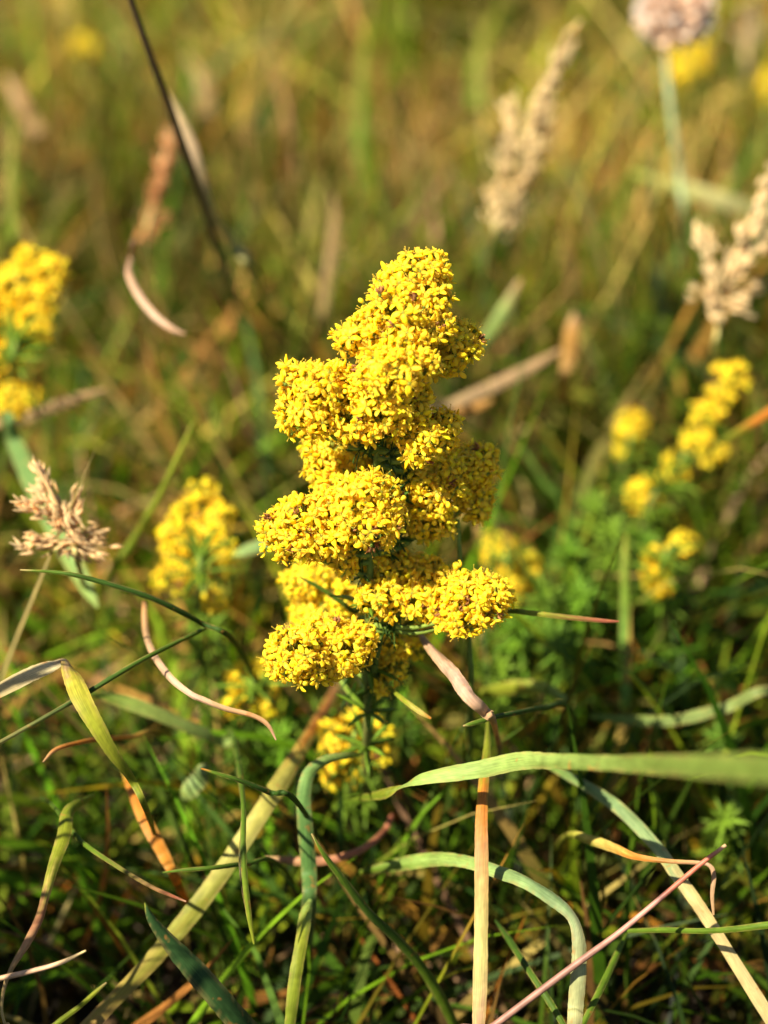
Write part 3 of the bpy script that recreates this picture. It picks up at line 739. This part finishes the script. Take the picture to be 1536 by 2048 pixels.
B('grass_leaf', 'dark withered strip hanging beside the thin upright green blade', [(494, 1830, -1), (486, 1780, -1), (481, 1730, 0), (481, 1697, 1), (485, 1620, 10), (470, 1540, 40), ('g', 450, 1600)], [2, 6, 7, 6, 5, 5, 5], [(0, C_DK), (1, C_G1)], fold=0.4)
B('grass_leaf', 'wide upright leaf striped yellow green with orange edges, rising to the pink twig', [(976, 1420, 30), (975, 1490, 18), (968, 1560, 10), (963, 1640, 4), (963, 1700, 1), (963, 1780, 0), (962, 1880, -1), (960, 1980, -1), (957, 2060, -1), (955, 2200, 0), ('d',)], [3, 14, 22, 25, 27, 30, 31, 30, 26, 28, 24], [(0, C_G3), (0.15, C_G3), (0.24, C_OR), (0.42, (0.6, 0.3, 0.12)), (0.5, (0.62, 0.45, 0.16)), (0.62, (0.62, 0.56, 0.2)), (0.72, (0.62, 0.46, 0.2)), (0.82, C_PK), (1, C_PK)], roll=(0.5, 0.2, 0, 0, 0.1, 0, 0), fold=0.2)
B('grass_leaf', 'pale green leaf arching over and bending straight down, crossed by the purple-brown stalk', [(720, 1745, 40), (790, 1730, 28), (870, 1718, 20), (930, 1722, 13), (985, 1738, 7), (1050, 1762, 2), (1110, 1800, 0), (1145, 1835, -1), (1158, 1880, -2), (1158, 1940, -2), (1152, 2010, -2), (1146, 2100, -2), ('d',)], [10, 26, 32, 30, 34, 40, 40, 26, 30, 33, 33, 32, 28], [(0, C_G2), (0.2, C_GL), (0.5, (0.26, 0.38, 0.16)), (0.62, (0.36, 0.40, 0.2)), (0.75, (0.42, 0.44, 0.2)), (1, (0.44, 0.40, 0.18))], roll=(0, 0.2, 0.5, 0.9, 0.6, 0.2, 0.1, 0), fold=0.35)
simple_stem('dry_stalk', 'long smooth purple-brown stalk slanting across the arched leaf', 'stalk', [P(1452, 1690, -5), P(1402, 1728, -5), P(1330, 1789, -5), P(1240, 1864, -4), P(1150, 1930, -4), P(990, 2050, -3), P(860, 2150, -1), np.array([-0.01, -0.1, 0])], [0.0003, 0.00042, 0.00046, 0.0005, 0.0006, 0.00062, 0.0007, 0.00072], [(0, C_PB), (0.08, C_RD), (0.25, C_RD), (0.3, (0.14, 0.06, 0.05)), (0.33, (0.42, 0.2, 0.15)), (0.6, C_BR), (1, C_BR)], sides=8)
B('grass_leaf', 'thin orange-red withered blade ending in a hooked drooping pale tip', [(1427, 1830, -1), (1424, 1790, -1), (1427, 1750, -1), (1418, 1731, -1), (1395, 1726, 0), (1330, 1722, 2), (1270, 1713, 5), (1230, 1697, 10), (1180, 1680, 20), (1130, 1675, 36), ('g', 1090, 1740)], [4, 8, 10, 9, 9, 10, 14, 18, 20, 14, 8], [(0, C_PB), (0.35, C_PK), (0.5, (0.5, 0.24, 0.06)), (0.62, C_OR), (0.75, C_YL), (0.9, C_G3), (1, C_G2)], roll=(0.2, 0.5, 0, 0.3), fold=0.4)
B('grass_leaf', 'long leaf fading from soft green to pale straw, slanting behind the purple-brown stalk', [(1080, 1525, 40), (1130, 1548, 34), (1230, 1610, 26), (1310, 1690, 18), (1350, 1745, 12), (1400, 1815, 9), (1470, 1925, 8), (1545, 2045, 8), (1610, 2150, 9), ('d',)], [6, 18, 26, 27, 26, 26, 27, 26, 24, 20], [(0, C_G2), (0.25, (0.2, 0.3, 0.12)), (0.42, (0.3, 0.36, 0.15)), (0.5, C_ST), (0.75, (0.64, 0.52, 0.24)), (1, C_YL)], roll=(0.3, 0.1, 0, 0), fold=0.15)
B('grass_leaf', 'bright green thin blade lying level beside the long straw-tipped leaf', [(1255, 1862, 12), (1330, 1860, 6), (1400, 1862, 1), (1470, 1858, -3), (1545, 1849, -6), (1680, 1835, -8), ('d',)], [8, 11, 12, 13, 14, 14, 12], [(0, C_G2), (1, C_G2)], fold=0.5)
B('grass_leaf', 'slender green blade leaning left at the foot of the bent-down leaf', [(990, 1840, 26), (1015, 1875, 18), (1060, 1945, 8), (1100, 2005, 4), (1130, 2055, 2), (1180, 2140, 2), ('d',)], [4, 12, 14, 14, 12, 10, 10], [(0, C_G1), (1, C_G2)], fold=0.5)
B('grass_leaf', 'slender green blade leaning right at the foot of the bent-down leaf', [(1255, 1865, 24), (1240, 1895, 18), (1210, 1960, 10), (1170, 2040, 4), (1120, 2140, 2), ('d',)], [4, 12, 14, 13, 12, 10], [(0, C_G2), (0.6, C_G2), (1, C_G3)], fold=0.5)
B('grass_leaf', 'broad yellow straw leaf with an orange edge slanting down through shaded grass', [(690, 1340, 95), (660, 1400, 75), (610, 1485, 45), (545, 1590, 28), (480, 1690, 24), (400, 1805, 24), (300, 1925, 20), (190, 2040, 14), (60, 2190, 12), ('d',)], [8, 20, 30, 40, 42, 40, 37, 35, 32, 28], [(0, C_PB), (0.18, C_OR), (0.26, (0.5, 0.44, 0.08)), (0.45, (0.54, 0.5, 0.13)), (0.58, (0.26, 0.27, 0.035)), (0.75, (0.4, 0.3, 0.06)), (0.88, (0.6, 0.3, 0.12)), (1, C_PB)], roll=(0, 0.15, 0, 0), fold=0.2)  # darker stops below the middle paint the leaf's shaded lower half
B('grass_leaf', 'vivid orange dying leaf hanging in the dark gap beside the broad yellow leaf', [(245, 1540, 40), (262, 1575, 34), (290, 1640, 28), (325, 1705, 26), (355, 1765, 30), ('g', 400, 1860)], [8, 20, 27, 27, 18, 10], [(0, C_G2), (0.15, C_OR), (0.8, (0.62, 0.27, 0.04)), (1, C_OR)], roll=(0, 0.2), fold=0.2)
B('grass_leaf', 'long withered leaf turning from green through orange to pinkish brown thread', [(190, 1590, 24), (140, 1620, 14), (128, 1670, 8), (108, 1730, 4), (92, 1790, 1), (80, 1835, 0), (55, 1885, -2), (22, 1940, -3), (6, 1990, -4), (8, 2040, -4), (40, 2120, -4), ('d',)], [8, 26, 28, 24, 22, 20, 16, 10, 9, 9, 9, 9], [(0, C_G2), (0.15, C_G3), (0.28, C_G3), (0.36, C_YL), (0.43, (0.5, 0.2, 0.1)), (0.6, C_PB), (0.8, C_ST), (1, C_ST)], roll=(0.2, 0, 0.6, 0.2, 0.9, 0.3), fold=0.3)
B('grass_leaf', 'thin olive blade with a crimson pink tip above the dark blue-green leaf', [(372, 1803, -2), (340, 1790, -2), (300, 1772, -1), (230, 1730, 4), (160, 1680, 12), (90, 1600, 30), ('g', 40, 1620)], [3, 7, 8, 9, 9, 8, 8], [(0, C_PK), (0.1, C_RD), (0.35, (0.24, 0.15, 0.05)), (0.6, C_G2), (1, C_G1)], fold=0.5)
simple_stem('dry_stalk', 'short pale pinkish straw lying near the withered pink-brown thread', 'stalk', [P(172, 1901, -6), P(120, 1926, -6), P(60, 1943, -6), P(0, 1957, -6), P(-140, 1990, -6), np.array([-0.14, -0.06, 0])], [0.0002, 0.00042, 0.00046, 0.00048, 0.0005, 0.0005], [(0, C_ST), (0.3, C_PK), (1, C_PB)])
B('grass_leaf', 'short green blade with pale straw tip beside the foot of the broad yellow leaf', [(213, 1965, -5), (190, 1985, -5), (160, 2012, -4), (110, 2050, -3), (20, 2130, -2), ('d',)], [4, 9, 10, 11, 12, 10], [(0, C_ST), (0.15, C_G3), (1, C_G2)], fold=0.5)
B('grass_leaf', 'upright blue-green leaf with an arched over tip below the low yellow head', [(725, 1510, 26), (700, 1512, 22), (655, 1520, 20), (620, 1545, 20), (608, 1590, 20), (610, 1650, 21), (618, 1740, 23), (617, 1830, 24), ('g', 600, 2040)], [5, 18, 26, 30, 31, 32, 34, 32, 24], [(0, C_G3), (0.2, C_GL), (0.45, (0.20, 0.36, 0.10)), (0.7, (0.10, 0.21, 0.05)), (1, C_GLD)], roll=(0.9, 0.8, 0.3, 0, 0.1, 0.1), fold=0.3)
B('grass_leaf', 'bright yellow-green upright leaf at the foot of the blue-green leaf', [(622, 1800, 18), (612, 1830, 14), (602, 1890, 10), (590, 1960, 8), (580, 2050, 8), (570, 2160, 10), ('d',)], [10, 26, 28, 26, 24, 22, 20], [(0, C_GL), (0.3, C_G3), (1, C_G2)], roll=(0.2, 0), fold=0.3)
B('grass_leaf', 'thin level green blade tip crossing the broad yellow leaf', [(325, 1745, 6), (370, 1740, 5), (430, 1735, 6), (490, 1728, 12), (560, 1730, 28), ('g', 640, 1850)], [3, 8, 9, 9, 9, 9], [(0, C_G2), (1, C_G1)], fold=0.5)
B('grass_leaf', 'thin red-orange curved blade beneath the folded pale leaf', [(86, 1524, 8), (110, 1500, 10), (150, 1487, 14), (200, 1478, 20), (260, 1474, 32), (330, 1466, 50), ('g', 400, 1540)], [3, 9, 10, 10, 9, 9, 8], [(0, C_PB), (0.3, C_OR), (0.6, (0.45, 0.2, 0.04)), (1, C_G2)], fold=0.4)
B('dry_twig', 'crooked pinkish beige dry leaf slanting down behind the lower right flower clusters', [(830, 1255, 30), (862, 1296, 14), (903, 1345, 0), (938, 1390, -6), (970, 1424, -4), (992, 1455, 10), ('g', 1010, 1580)], [6, 20, 32, 32, 24, 14, 12], [(0, C_PB), (0.4, (0.68, 0.44, 0.32)), (0.8, C_PB), (1, C_BR)], roll=(0.3, 0.5, -0.2, 0.5, 0, 0.6, 0.1), fold=0.7, cat='dry leaf')
B('grass_leaf', 'slim green blade with red-brown tip poking out beside the lower right cluster', [(1238, 1243, 12), (1200, 1241, 12), (1130, 1234, 12), (1060, 1226, 13), (1015, 1222, 16), (950, 1230, 36), ('g', 900, 1500)], [3, 8, 10, 11, 11, 11, 10], [(0, C_RD), (0.15, C_RD), (0.3, (0.25, 0.16, 0.04)), (0.45, C_G3), (0.65, C_G2), (1, C_G1)], fold=0.4)
B('grass_leaf', 'short dark green blade tip pointing left over the top of the orange-edged leaf', [(926, 1452, 0), (945, 1447, 0), (990, 1434, 2), (1040, 1424, 8), (1090, 1415, 22), (1140, 1420, 45), ('g', 1180, 1530)], [3, 9, 10, 11, 11, 10, 9], [(0, C_PB), (0.08, C_G2), (0.4, C_G1), (1, C_G1)], fold=0.5)
B('grass_leaf', 'rust brown curved blade in the dark hollow under the low yellow head', [(530, 1716, 36), (580, 1721, 34), (640, 1722, 32), (690, 1712, 32), (735, 1692, 36), (770, 1660, 44), (788, 1630, 54), ('g', 800, 1680)], [6, 16, 18, 16, 14, 12, 10, 8], [(0, C_PB), (0.4, (0.5, 0.2, 0.1)), (1, C_RD)], fold=0.4)
B('grass_leaf', 'dark slender leaf laid across the blurred lower left flower cluster', [(598, 1154, 20), (630, 1170, 21), (665, 1192, 22), (705, 1222, 24), (745, 1255, 32), ('g', 790, 1560)], [3, 8, 10, 10, 9, 8], [(0, C_G2), (1, C_G1)], fold=0.5)
B('grass_leaf', 'short yellow-green blade with orange tip just under the lowest buds', [(862, 1437, 8), (840, 1424, 8), (810, 1402, 10), (780, 1378, 18), (760, 1370, 32), ('g', 740, 1480)], [4, 10, 10, 8, 8, 8], [(0, C_OR), (0.15, C_YL), (0.4, C_G3), (1, C_G2)], fold=0.4)
B('dry_leaf', 'pale pink dry leaf curled like a sickle near the dark slanting stem', [(370, 668, 70), (345, 658, 70), (310, 632, 71), (278, 592, 73), (258, 550, 76), (262, 520, 84), (275, 500, 100), ('g', 310, 700)], [4, 10, 14, 15, 14, 10, 7, 7], [(0, C_PK), (0.3, (0.7, 0.48, 0.33)), (0.6, C_PK), (1, C_BR)], fold=0.4, cat='dry leaf')
B('dry_leaf', 'curled pink dry leaf with a kink beside the little loose bedstraw sprig', [(552, 1480, 2), (535, 1450, 2), (505, 1432, 3), (450, 1418, 4), (405, 1400, 5), (380, 1388, 6), (340, 1355, 10), (305, 1305, 18), (290, 1258, 30), (292, 1210, 50), ('g', 310, 1360)], [3, 9, 11, 12, 13, 12, 14, 14, 12, 8, 7], [(0, C_PK), (0.15, (0.5, 0.26, 0.1)), (0.3, C_PB), (0.5, (0.7, 0.46, 0.33)), (0.8, C_PB), (1, C_OR)], roll=(0.3, 0.6, 0.1, 0.2), fold=0.5, cat='dry leaf')
# softer blades behind
B('oval_leaf', 'large blue-green oval leaf lying behind the pink grass panicle', [(195, 1215, 60), (170, 1170, 62), (120, 1080, 68), (70, 980, 76), (30, 890, 86), (5, 840, 98), ('g', -30, 1000)], [6, 34, 46, 46, 36, 18, 10], [(0, C_GL), (0.4, (0.18, 0.30, 0.08)), (1, C_GLD)], roll=(0.4, 0.2), fold=0.3, cat='leaf')
B('oval_leaf', 'small pale green leaf tip left of the broad leftmost cluster of the sharp spike', [(465, 1110, 75), (490, 1100, 74), (530, 1088, 76), (570, 1080, 84), ('g', 640, 1280)], [6, 26, 30, 24, 12], [(0, C_GL), (1, (0.2, 0.36, 0.2))], roll=(0.5, 0.3), fold=0.3, cat='leaf')
B('oval_leaf', 'small round blue-green leaf in the dark hollow beside the yellow leaf', [(365, 1598, 45), (375, 1585, 44), (395, 1562, 44), (418, 1545, 46), ('g', 450, 1640)], [10, 40, 44, 24, 8], [(0, C_GL), (1, (0.2, 0.30, 0.13))], roll=(0.2,), fold=0.2, cat='leaf')
B('grass_leaf', 'soft straight green blade rising behind the small soft yellow spike', [(390, 838, 70), (360, 905, 72), (320, 990, 76), (270, 1075, 84), (215, 1160, 100), ('g', 180, 1250)], [4, 12, 14, 16, 14, 12], [(0, C_G3), (1, C_G2)], fold=0.4)
B('grass_leaf', 'pale straw leaf twisting beside the dark slanting stem', [(330, 175, 100), (355, 225, 100), (385, 300, 102), (405, 370, 106), (428, 430, 112), (470, 490, 122), (512, 560, 138), ('g', 560, 700)], [3, 16, 23, 21, 18, 26, 20, 14], [(0, C_ST), (0.3, (0.66, 0.48, 0.3)), (0.6, (0.5, 0.42, 0.14)), (1, (0.3, 0.34, 0.12))], roll=(0.3, 0, 0.5, 0.2), fold=0.2)
simple_stem('dry_stalk', 'dark brown slanting stem reaching over the curled sickle leaf', 'stalk', [P(225, -110, 40), P(262, 0, 50), P(295, 95, 58), P(330, 190, 68), P(365, 290, 80), P(400, 385, 96), P(430, 480, 120), P(470, 590, 160), PZ(540, 720, 0)], [0.0006, 0.0007, 0.0009, 0.001, 0.0011, 0.0012, 0.0012], [(0, (0.05, 0.03, 0.02)), (0.5, (0.07, 0.045, 0.02)), (0.8, (0.1, 0.08, 0.03)), (1, C_G1)])
B('grass_leaf', 'pale pinkish straw with orange patch slanting down behind the upper right clusters', [(1120, 700, 130), (1060, 735, 128), (980, 775, 124), (900, 812, 120), (830, 850, 118), ('g', 780, 980)], [8, 20, 26, 26, 22, 16], [(0, C_PB), (0.5, (0.5, 0.34, 0.18)), (1, C_ST)], fold=0.2)
B('grass_leaf', 'orange leaf tip glowing under the pinkish straw', [(985, 800, 120), (950, 815, 122), (905, 840, 128), ('g', 870, 940)], [8, 18, 18, 10], [(0, (0.4, 0.2, 0.05)), (1, (0.4, 0.2, 0.05))], fold=0.2)
B('grass_leaf', 'greyish green straight stem rising behind the topmost right cluster', [(1040, 560, 150), (1010, 615, 150), (975, 670, 152), (930, 730, 160), ('g', 880, 850)], [10, 22, 24, 22, 16], [(0, C_PB), (0.3, C_GL), (1, C_GLD)], fold=0.3)
B('grass_leaf', 'bright green upright stem-like blade right of the feathery shoots', [(1252, 1070, 92), (1250, 1140, 90), (1250, 1240, 90), (1250, 1340, 88), (1250, 1440, 86), ('g', 1250, 1680)], [6, 16, 19, 20, 20, 18], [(0, C_G3), (0.4, (0.14, 0.27, 0.03)), (1, (0.12, 0.26, 0.03))], fold=0.5)
B('grass_leaf', 'pale green straw lying across the grass below the dry pink thrift head', [(1260, 345, 230), (1340, 368, 226), (1420, 392, 222), (1490, 415, 222), (1580, 440, 226), ('g', 1660, 520)], [10, 26, 32, 30, 26, 20], [(0, C_G3), (0.5, (0.45, 0.42, 0.18)), (1, C_GL)], fold=0.2)
B('grass_leaf', 'thin blade with a red-orange tip beside the slanting beaded spike', [(1560, 805, 80), (1530, 830, 84), (1490, 855, 90), (1450, 880, 98), (1420, 905, 108), ('g', 1390, 1020)], [12, 18, 16, 12, 10, 10], [(0, C_OR), (0.3, C_OR), (0.5, C_G3), (1, C_G2)], fold=0.3)
B('grass_leaf', 'orange dried leaf standing upright in the soft grass below the tall beige panicle', [(1148, 625, 150), (1145, 660, 150), (1138, 710, 152), (1130, 770, 156), ('g', 1125, 900)], [6, 30, 32, 24, 12], [(0, C_PB), (0.3, (0.48, 0.25, 0.06)), (0.7, (0.42, 0.25, 0.08)), (1, C_PB)], fold=0.4)
B('grass_leaf', 'wide pale green leaf arching in the soft grass above the glaucous leaf', [(1130, 1400, 60), (1090, 1378, 60), (1030, 1375, 64), (960, 1390, 72), (890, 1410, 84), ('g', 840, 1540)], [16, 30, 30, 26, 22, 14], [(0, C_GL), (0.4, C_G3), (1, C_G2)], roll=(0.4, 0.2), fold=0.3)
B('grass_leaf', 'pale green leaf lying level behind the glaucous leaf at the edge of the frame', [(1180, 1432, 62), (1260, 1440, 60), (1350, 1440, 58), (1450, 1415, 58), (1560, 1385, 60), ('g', 1680, 1500)], [10, 22, 24, 24, 22, 18], [(0, C_G2), (0.5, (0.2, 0.26, 0.07)), (1, (0.22, 0.27, 0.08))], roll=(0.2, 0.4), fold=0.2)
B('grass_leaf', 'soft yellow-green leaf trailing from behind the folded pale leaf', [(180, 1385, 40), (240, 1400, 42), (310, 1425, 44), (380, 1455, 48), (440, 1480, 54), (490, 1500, 64), ('g', 550, 1620)], [10, 30, 32, 28, 24, 18, 10], [(0, C_G2), (0.3, (0.28, 0.36, 0.08)), (0.8, C_GL), (1, C_ST)], roll=(0.4, 0.3), fold=0.2)
B('grass_leaf', 'tan straw lying behind the broad blurred spike at the foot of its stem', [(210, 780, 110), (150, 798, 108), (90, 820, 106), (40, 840, 106), (-30, 865, 108), ('g', -90, 960)], [8, 22, 24, 22, 18, 14], [(0, C_PB), (1, C_ST)], fold=0.3)

B('grass_leaf', 'broad soft bright green leaf standing far behind the top of the sharp spike', [(735, 40, 330), (728, 140, 320), (722, 260, 315), (726, 380, 312), (735, 460, 312), ('g', 745, 520)], [8, 20, 26, 28, 24, 18], [(0, C_G3), (0.4, (0.13, 0.22, 0.012)), (1, (0.10, 0.17, 0.012))], roll=(0.2, 0), fold=0.2)
B('grass_leaf', 'vivid green patch of broad leaf left of the tall beige panicle', [(985, 30, 400), (965, 100, 390), (950, 170, 385), (955, 230, 380), ('g', 970, 300)], [10, 28, 36, 32, 24], [(0, C_G3), (0.5, (0.13, 0.24, 0.012)), (1, (0.12, 0.2, 0.012))], roll=(0.3, 0.1), fold=0.2)
B('grass_leaf', 'thin soft green upright blade above the broad blurred yellow spike', [(28, 250, 200), (26, 330, 198), (26, 430, 198), (30, 510, 200), ('g', 40, 640)], [6, 15, 18, 18, 14], [(0, C_G3), (1, C_G2)], fold=0.3)
B('dry_leaf', 'pinkish straw leaf in brown grass left of the slim orange-brown panicle', [(10, 150, 300), (35, 195, 298), (60, 240, 300), (90, 290, 310), ('g', 110, 380)], [8, 26, 28, 22, 14], [(0, C_PB), (0.5, (0.52, 0.3, 0.14)), (1, C_PB)], fold=0.2, cat='dry leaf')
B('dry_leaf', 'pale straw leaf bending in tan grass right of the dark slanting stem top', [(370, 110, 340), (400, 150, 332), (412, 195, 330), (408, 250, 332), ('g', 400, 360)], [8, 24, 28, 26, 22], [(0, (0.3, 0.2, 0.07)), (0.5, (0.38, 0.26, 0.1)), (1, (0.3, 0.2, 0.07))], fold=0.2, cat='dry leaf')
B('dry_leaf', 'brown straw standing upright in soft grass left of the sharp spike top', [(665, 390, 210), (668, 460, 205), (655, 560, 200), (645, 660, 198), ('g', 640, 800)], [8, 20, 18, 16, 14], [(0, (0.3, 0.2, 0.08)), (1, (0.36, 0.24, 0.09))], fold=0.3, cat='dry leaf')

# ------------------------------------------------------------------ grass panicles
def spikelet(mb, p, d, L, col):
    """a pointed husk: two glumes"""
    F = frame_to(d, rng.uniform(0, 6))
    K = 5
    for sgn in (-1, 1):
        tilt = sgn * 0.22
        v = [[0, 0, 0]]
        for t, rr in ((0.25, 0.095), (0.55, 0.115), (0.8, 0.06)):
            for k in range(K):
                a = 2 * math.pi * k / K
                v.append([L * rr * math.cos(a) + tilt * t * L, L * rr * 0.7 * math.sin(a), t * L])
        v.append([tilt * L * 1.1, 0, L])
        t = [[0, 1 + (k + 1) % K, 1 + k] for k in range(K)]
        q = [[1 + r * K + k, 1 + r * K + (k + 1) % K, 1 + (r + 1) * K + (k + 1) % K, 1 + (r + 1) * K + k] for r in range(2) for k in range(K)]
        t += [[1 + 2 * K + k, 1 + 2 * K + (k + 1) % K, 3 * K + 1] for k in range(K)]
        mb.add(np.array(v) @ F.T + p, q, t, np.array(col) * rng.uniform(0.7, 1.25))

def panicle(label, stem, branches, col, L=0.0042, dens=0.0011):
    """stem: world points tip->root; branches: (start, end, spread) world"""
    stem = np.array(stem); base = stem[-1]
    t = thing('grass_panicle', label, 'grass', base, 'dry grass panicles')
    sp = spline(stem, 10)
    mb = MB(); add_tube(mb, sp, np.linspace(0.0003, 0.0007, len(sp)), colramp([(0, C_PB), (0.5, C_ST), (1, C_G2)], np.linspace(0, 1, len(sp))), 5)
    link('stem', mb.mesh('stem', M_STEM, base, True), t)
    for a, b, spread in branches:
        mb = MB(); a = np.array(a); b = np.array(b)
        ln = np.linalg.norm(b - a); ax = (b - a) / ln
        bp = spline([a, (a + b) / 2 + rng.normal(0, 0.03, 3) * ln, b], 6)
        add_tube(mb, bp, 0.00018, C_PB, 4)
        n = max(4, int(ln / dens))
        for k in range(n):
            u = (k + rng.random()) / n
            p = bp[min(len(bp) - 1, int(u * (len(bp) - 1) + 0.5))] + rng.normal(0, spread * 0.9, 3) - ax * L * 0.4
            spikelet(mb, p, nrm(ax + rng.normal(0, 0.24, 3)), L * rng.uniform(0.75, 1.2), col)
        link('spikelet_branch', mb.mesh('spikelet_branch', M_PAPER, base), t)

def pb(pts, off):  # pixel branches
    return [(P(a, b, off), P(c, d, off + e), s * 1e-3) for a, b, c, d, e, s in pts]

panicle('small loose pinkish panicle in front of the large blue-green oval leaf', [P(70, 925, 28), P(110, 1000, 30), P(140, 1075, 34), P(160, 1140, 42), PZ(200, 1300, 0)],
        pb([(100, 985, 68, 925, 0, 0.6), (120, 1030, 75, 975, 2, 0.9), (130, 1040, 45, 1010, -4, 0.9), (135, 1055, 160, 985, 4, 0.9), (140, 1080, 50, 1090, -3, 1.1), (140, 1070, 205, 1080, 4, 1.2), (145, 1090, 190, 1115, 2, 1.0), (125, 1030, 140, 1060, 0, 1.4)], 30), (0.86, 0.64, 0.34), L=0.0026, dens=0.00016)
panicle('tall beige panicle with a brown narrow top rising behind the upper flower clusters', [P(1135, 60, 150), P(1090, 180, 150), P(1050, 300, 150), P(1010, 430, 153), P(980, 500, 160), PZ(930, 760, 0)],
        pb([(1085, 190, 1140, 60, 0, 1.0), (1070, 230, 1110, 150, 2, 1.0), (1060, 260, 1100, 190, -3, 1.2), (1045, 320, 1090, 240, 5, 1.2), (1030, 370, 1085, 290, -5, 1.3), (1015, 340, 1020, 200, 6, 1.0), (1000, 400, 1010, 280, -6, 1.3), (1015, 420, 1070, 340, 3, 1.3), (995, 460, 985, 370, 3, 1.2), (1005, 465, 1050, 400, 4, 1.2)], 150), (0.82, 0.66, 0.36), L=0.0032, dens=0.00042)
panicle('Y-shaped beige panicle with spread branches above the slanting beaded spike', [P(1550, 350, 110), P(1500, 440, 110), P(1460, 540, 112), P(1440, 630, 116), P(1425, 720, 125), PZ(1400, 900, 0)],
        pb([(1500, 440, 1560, 330, 0, 1.1), (1475, 500, 1530, 420, 0, 1.3), (1460, 540, 1500, 470, 4, 1.3), (1425, 560, 1400, 455, 4, 1.0), (1455, 560, 1540, 480, -4, 1.1), (1435, 610, 1400, 580, -2, 1.1), (1450, 600, 1525, 575, 4, 1.1), (1440, 620, 1500, 610, -2, 1.1), (1435, 630, 1430, 560, 0, 1.4)], 110), (0.84, 0.67, 0.38), L=0.0031, dens=0.00042)
panicle('slim orange-brown panicle beside the dark slanting stem above the sickle leaf', [P(340, 262, 170), P(325, 330, 170), P(308, 410, 172), P(290, 490, 176), PZ(270, 720, 0)],
        pb([(322, 350, 342, 265, 0, 0.9), (315, 390, 330, 310, 2, 1.2), (308, 420, 322, 350, -2, 1.2), (300, 450, 335, 435, 0, 0.8), (290, 490, 305, 420, 0, 1.0)], 170), (0.7, 0.36, 0.15), L=0.0032, dens=0.0005)
panicle('pale far panicle cut by the frame beside the dry pink thrift head', [P(1505, 10, 320), P(1495, 80, 320), P(1490, 160, 324), PZ(1485, 420, 0)],
        pb([(1500, 50, 1510, 5, 0, 1.4), (1495, 90, 1480, 30, 2, 1.4), (1495, 120, 1520, 60, -2, 1.4), (1490, 150, 1500, 100, 0, 1.4)], 320), (0.55, 0.42, 0.22), L=0.006, dens=0.0014)

# ------------------------------------------------------------------ dry thrift head
def thrift():
    off = 185
    c = P(1350, 25, off); R = 78 * SPX * (FD + off * 1e-3) / FD
    pts = np.array([P(1345, 60, off), P(1332, 110, off), P(1342, 220, off), P(1358, 340, off + 4), P(1372, 460, off + 14), PZ(1385, 620, 0)])
    base = pts[-1]
    t = thing('thrift_flower', 'dry pinkish papery thrift head on a long thin leafless stalk', 'flower', base)
    sp = spline(pts, 10)
    mb = MB(); add_tube(mb, sp, np.linspace(0.0009, 0.0011, len(sp)), colramp([(0, (0.3, 0.12, 0.06)), (0.15, (0.28, 0.16, 0.06)), (0.3, (0.24, 0.28, 0.14)), (1, (0.2, 0.26, 0.1))], np.linspace(0, 1, len(sp))), 6)
    link('stem', mb.mesh('stem', M_STEM, base, True), t)
    mb = MB()
    ball(mb, c, R * 0.62, (0.42, 0.27, 0.2), 12, 8, 0.85)
    for d in scatter_sphere(300):
        if d[2] < -0.75: continue
        F = frame_to(nrm(d + rng.normal(0, 0.25, 3)), rng.uniform(0, 6))
        l = R * rng.uniform(0.45, 0.62); wv = R * rng.uniform(0.22, 0.32)
        p = c + d * R * 0.5 * np.array([1, 1, 0.85])
        v = []
        for u, k in ((0, 0.4), (0.4, 1), (0.75, 1.1), (1, 0.5)):
            cup = 0.35 * wv * (1 - u)
            v += [[-wv * k / 2, cup * 0.3, u * l], [0, -cup + 0.15 * l * u * u, u * l * 1.03], [wv * k / 2, cup * 0.3, u * l]]
        q = [[r * 3 + k, r * 3 + k + 1, r * 3 + 4 + k, r * 3 + 3 + k] for r in range(3) for k in range(2)]
        cc = np.array((0.88, 0.66, 0.48)) * rng.uniform(0.7, 1.15) if rng.random() > 0.25 else np.array((0.8, 0.76, 0.72))
        mb.add(np.array(v) @ F.T + p, q, None, cc)
    link('flower_head', mb.mesh('flower_head', M_PAPER, base), t)
    mb = MB()
    for k in range(12):
        a = 2 * math.pi * k / 12
        d = nrm(np.array([math.cos(a), math.sin(a), -0.6 + 0.2 * (k % 2)]))
        F = frame_to(d, 0); l = R * 0.5
        v = np.array([[-0.15, 0, 0], [0.15, 0, 0], [0.22, 0.05, 0.5], [-0.22, 0.05, 0.5], [0, 0.0, 1.0]]) * l
        mb.add(v @ F.T + c + d * R * 0.42, [[0, 1, 2, 3]], [[3, 2, 4]], np.array((0.34, 0.18, 0.1)) * rng.uniform(0.8, 1.2))
    link('bract_cup', mb.mesh('bract_cup', M_PAPER, base), t)
thrift()
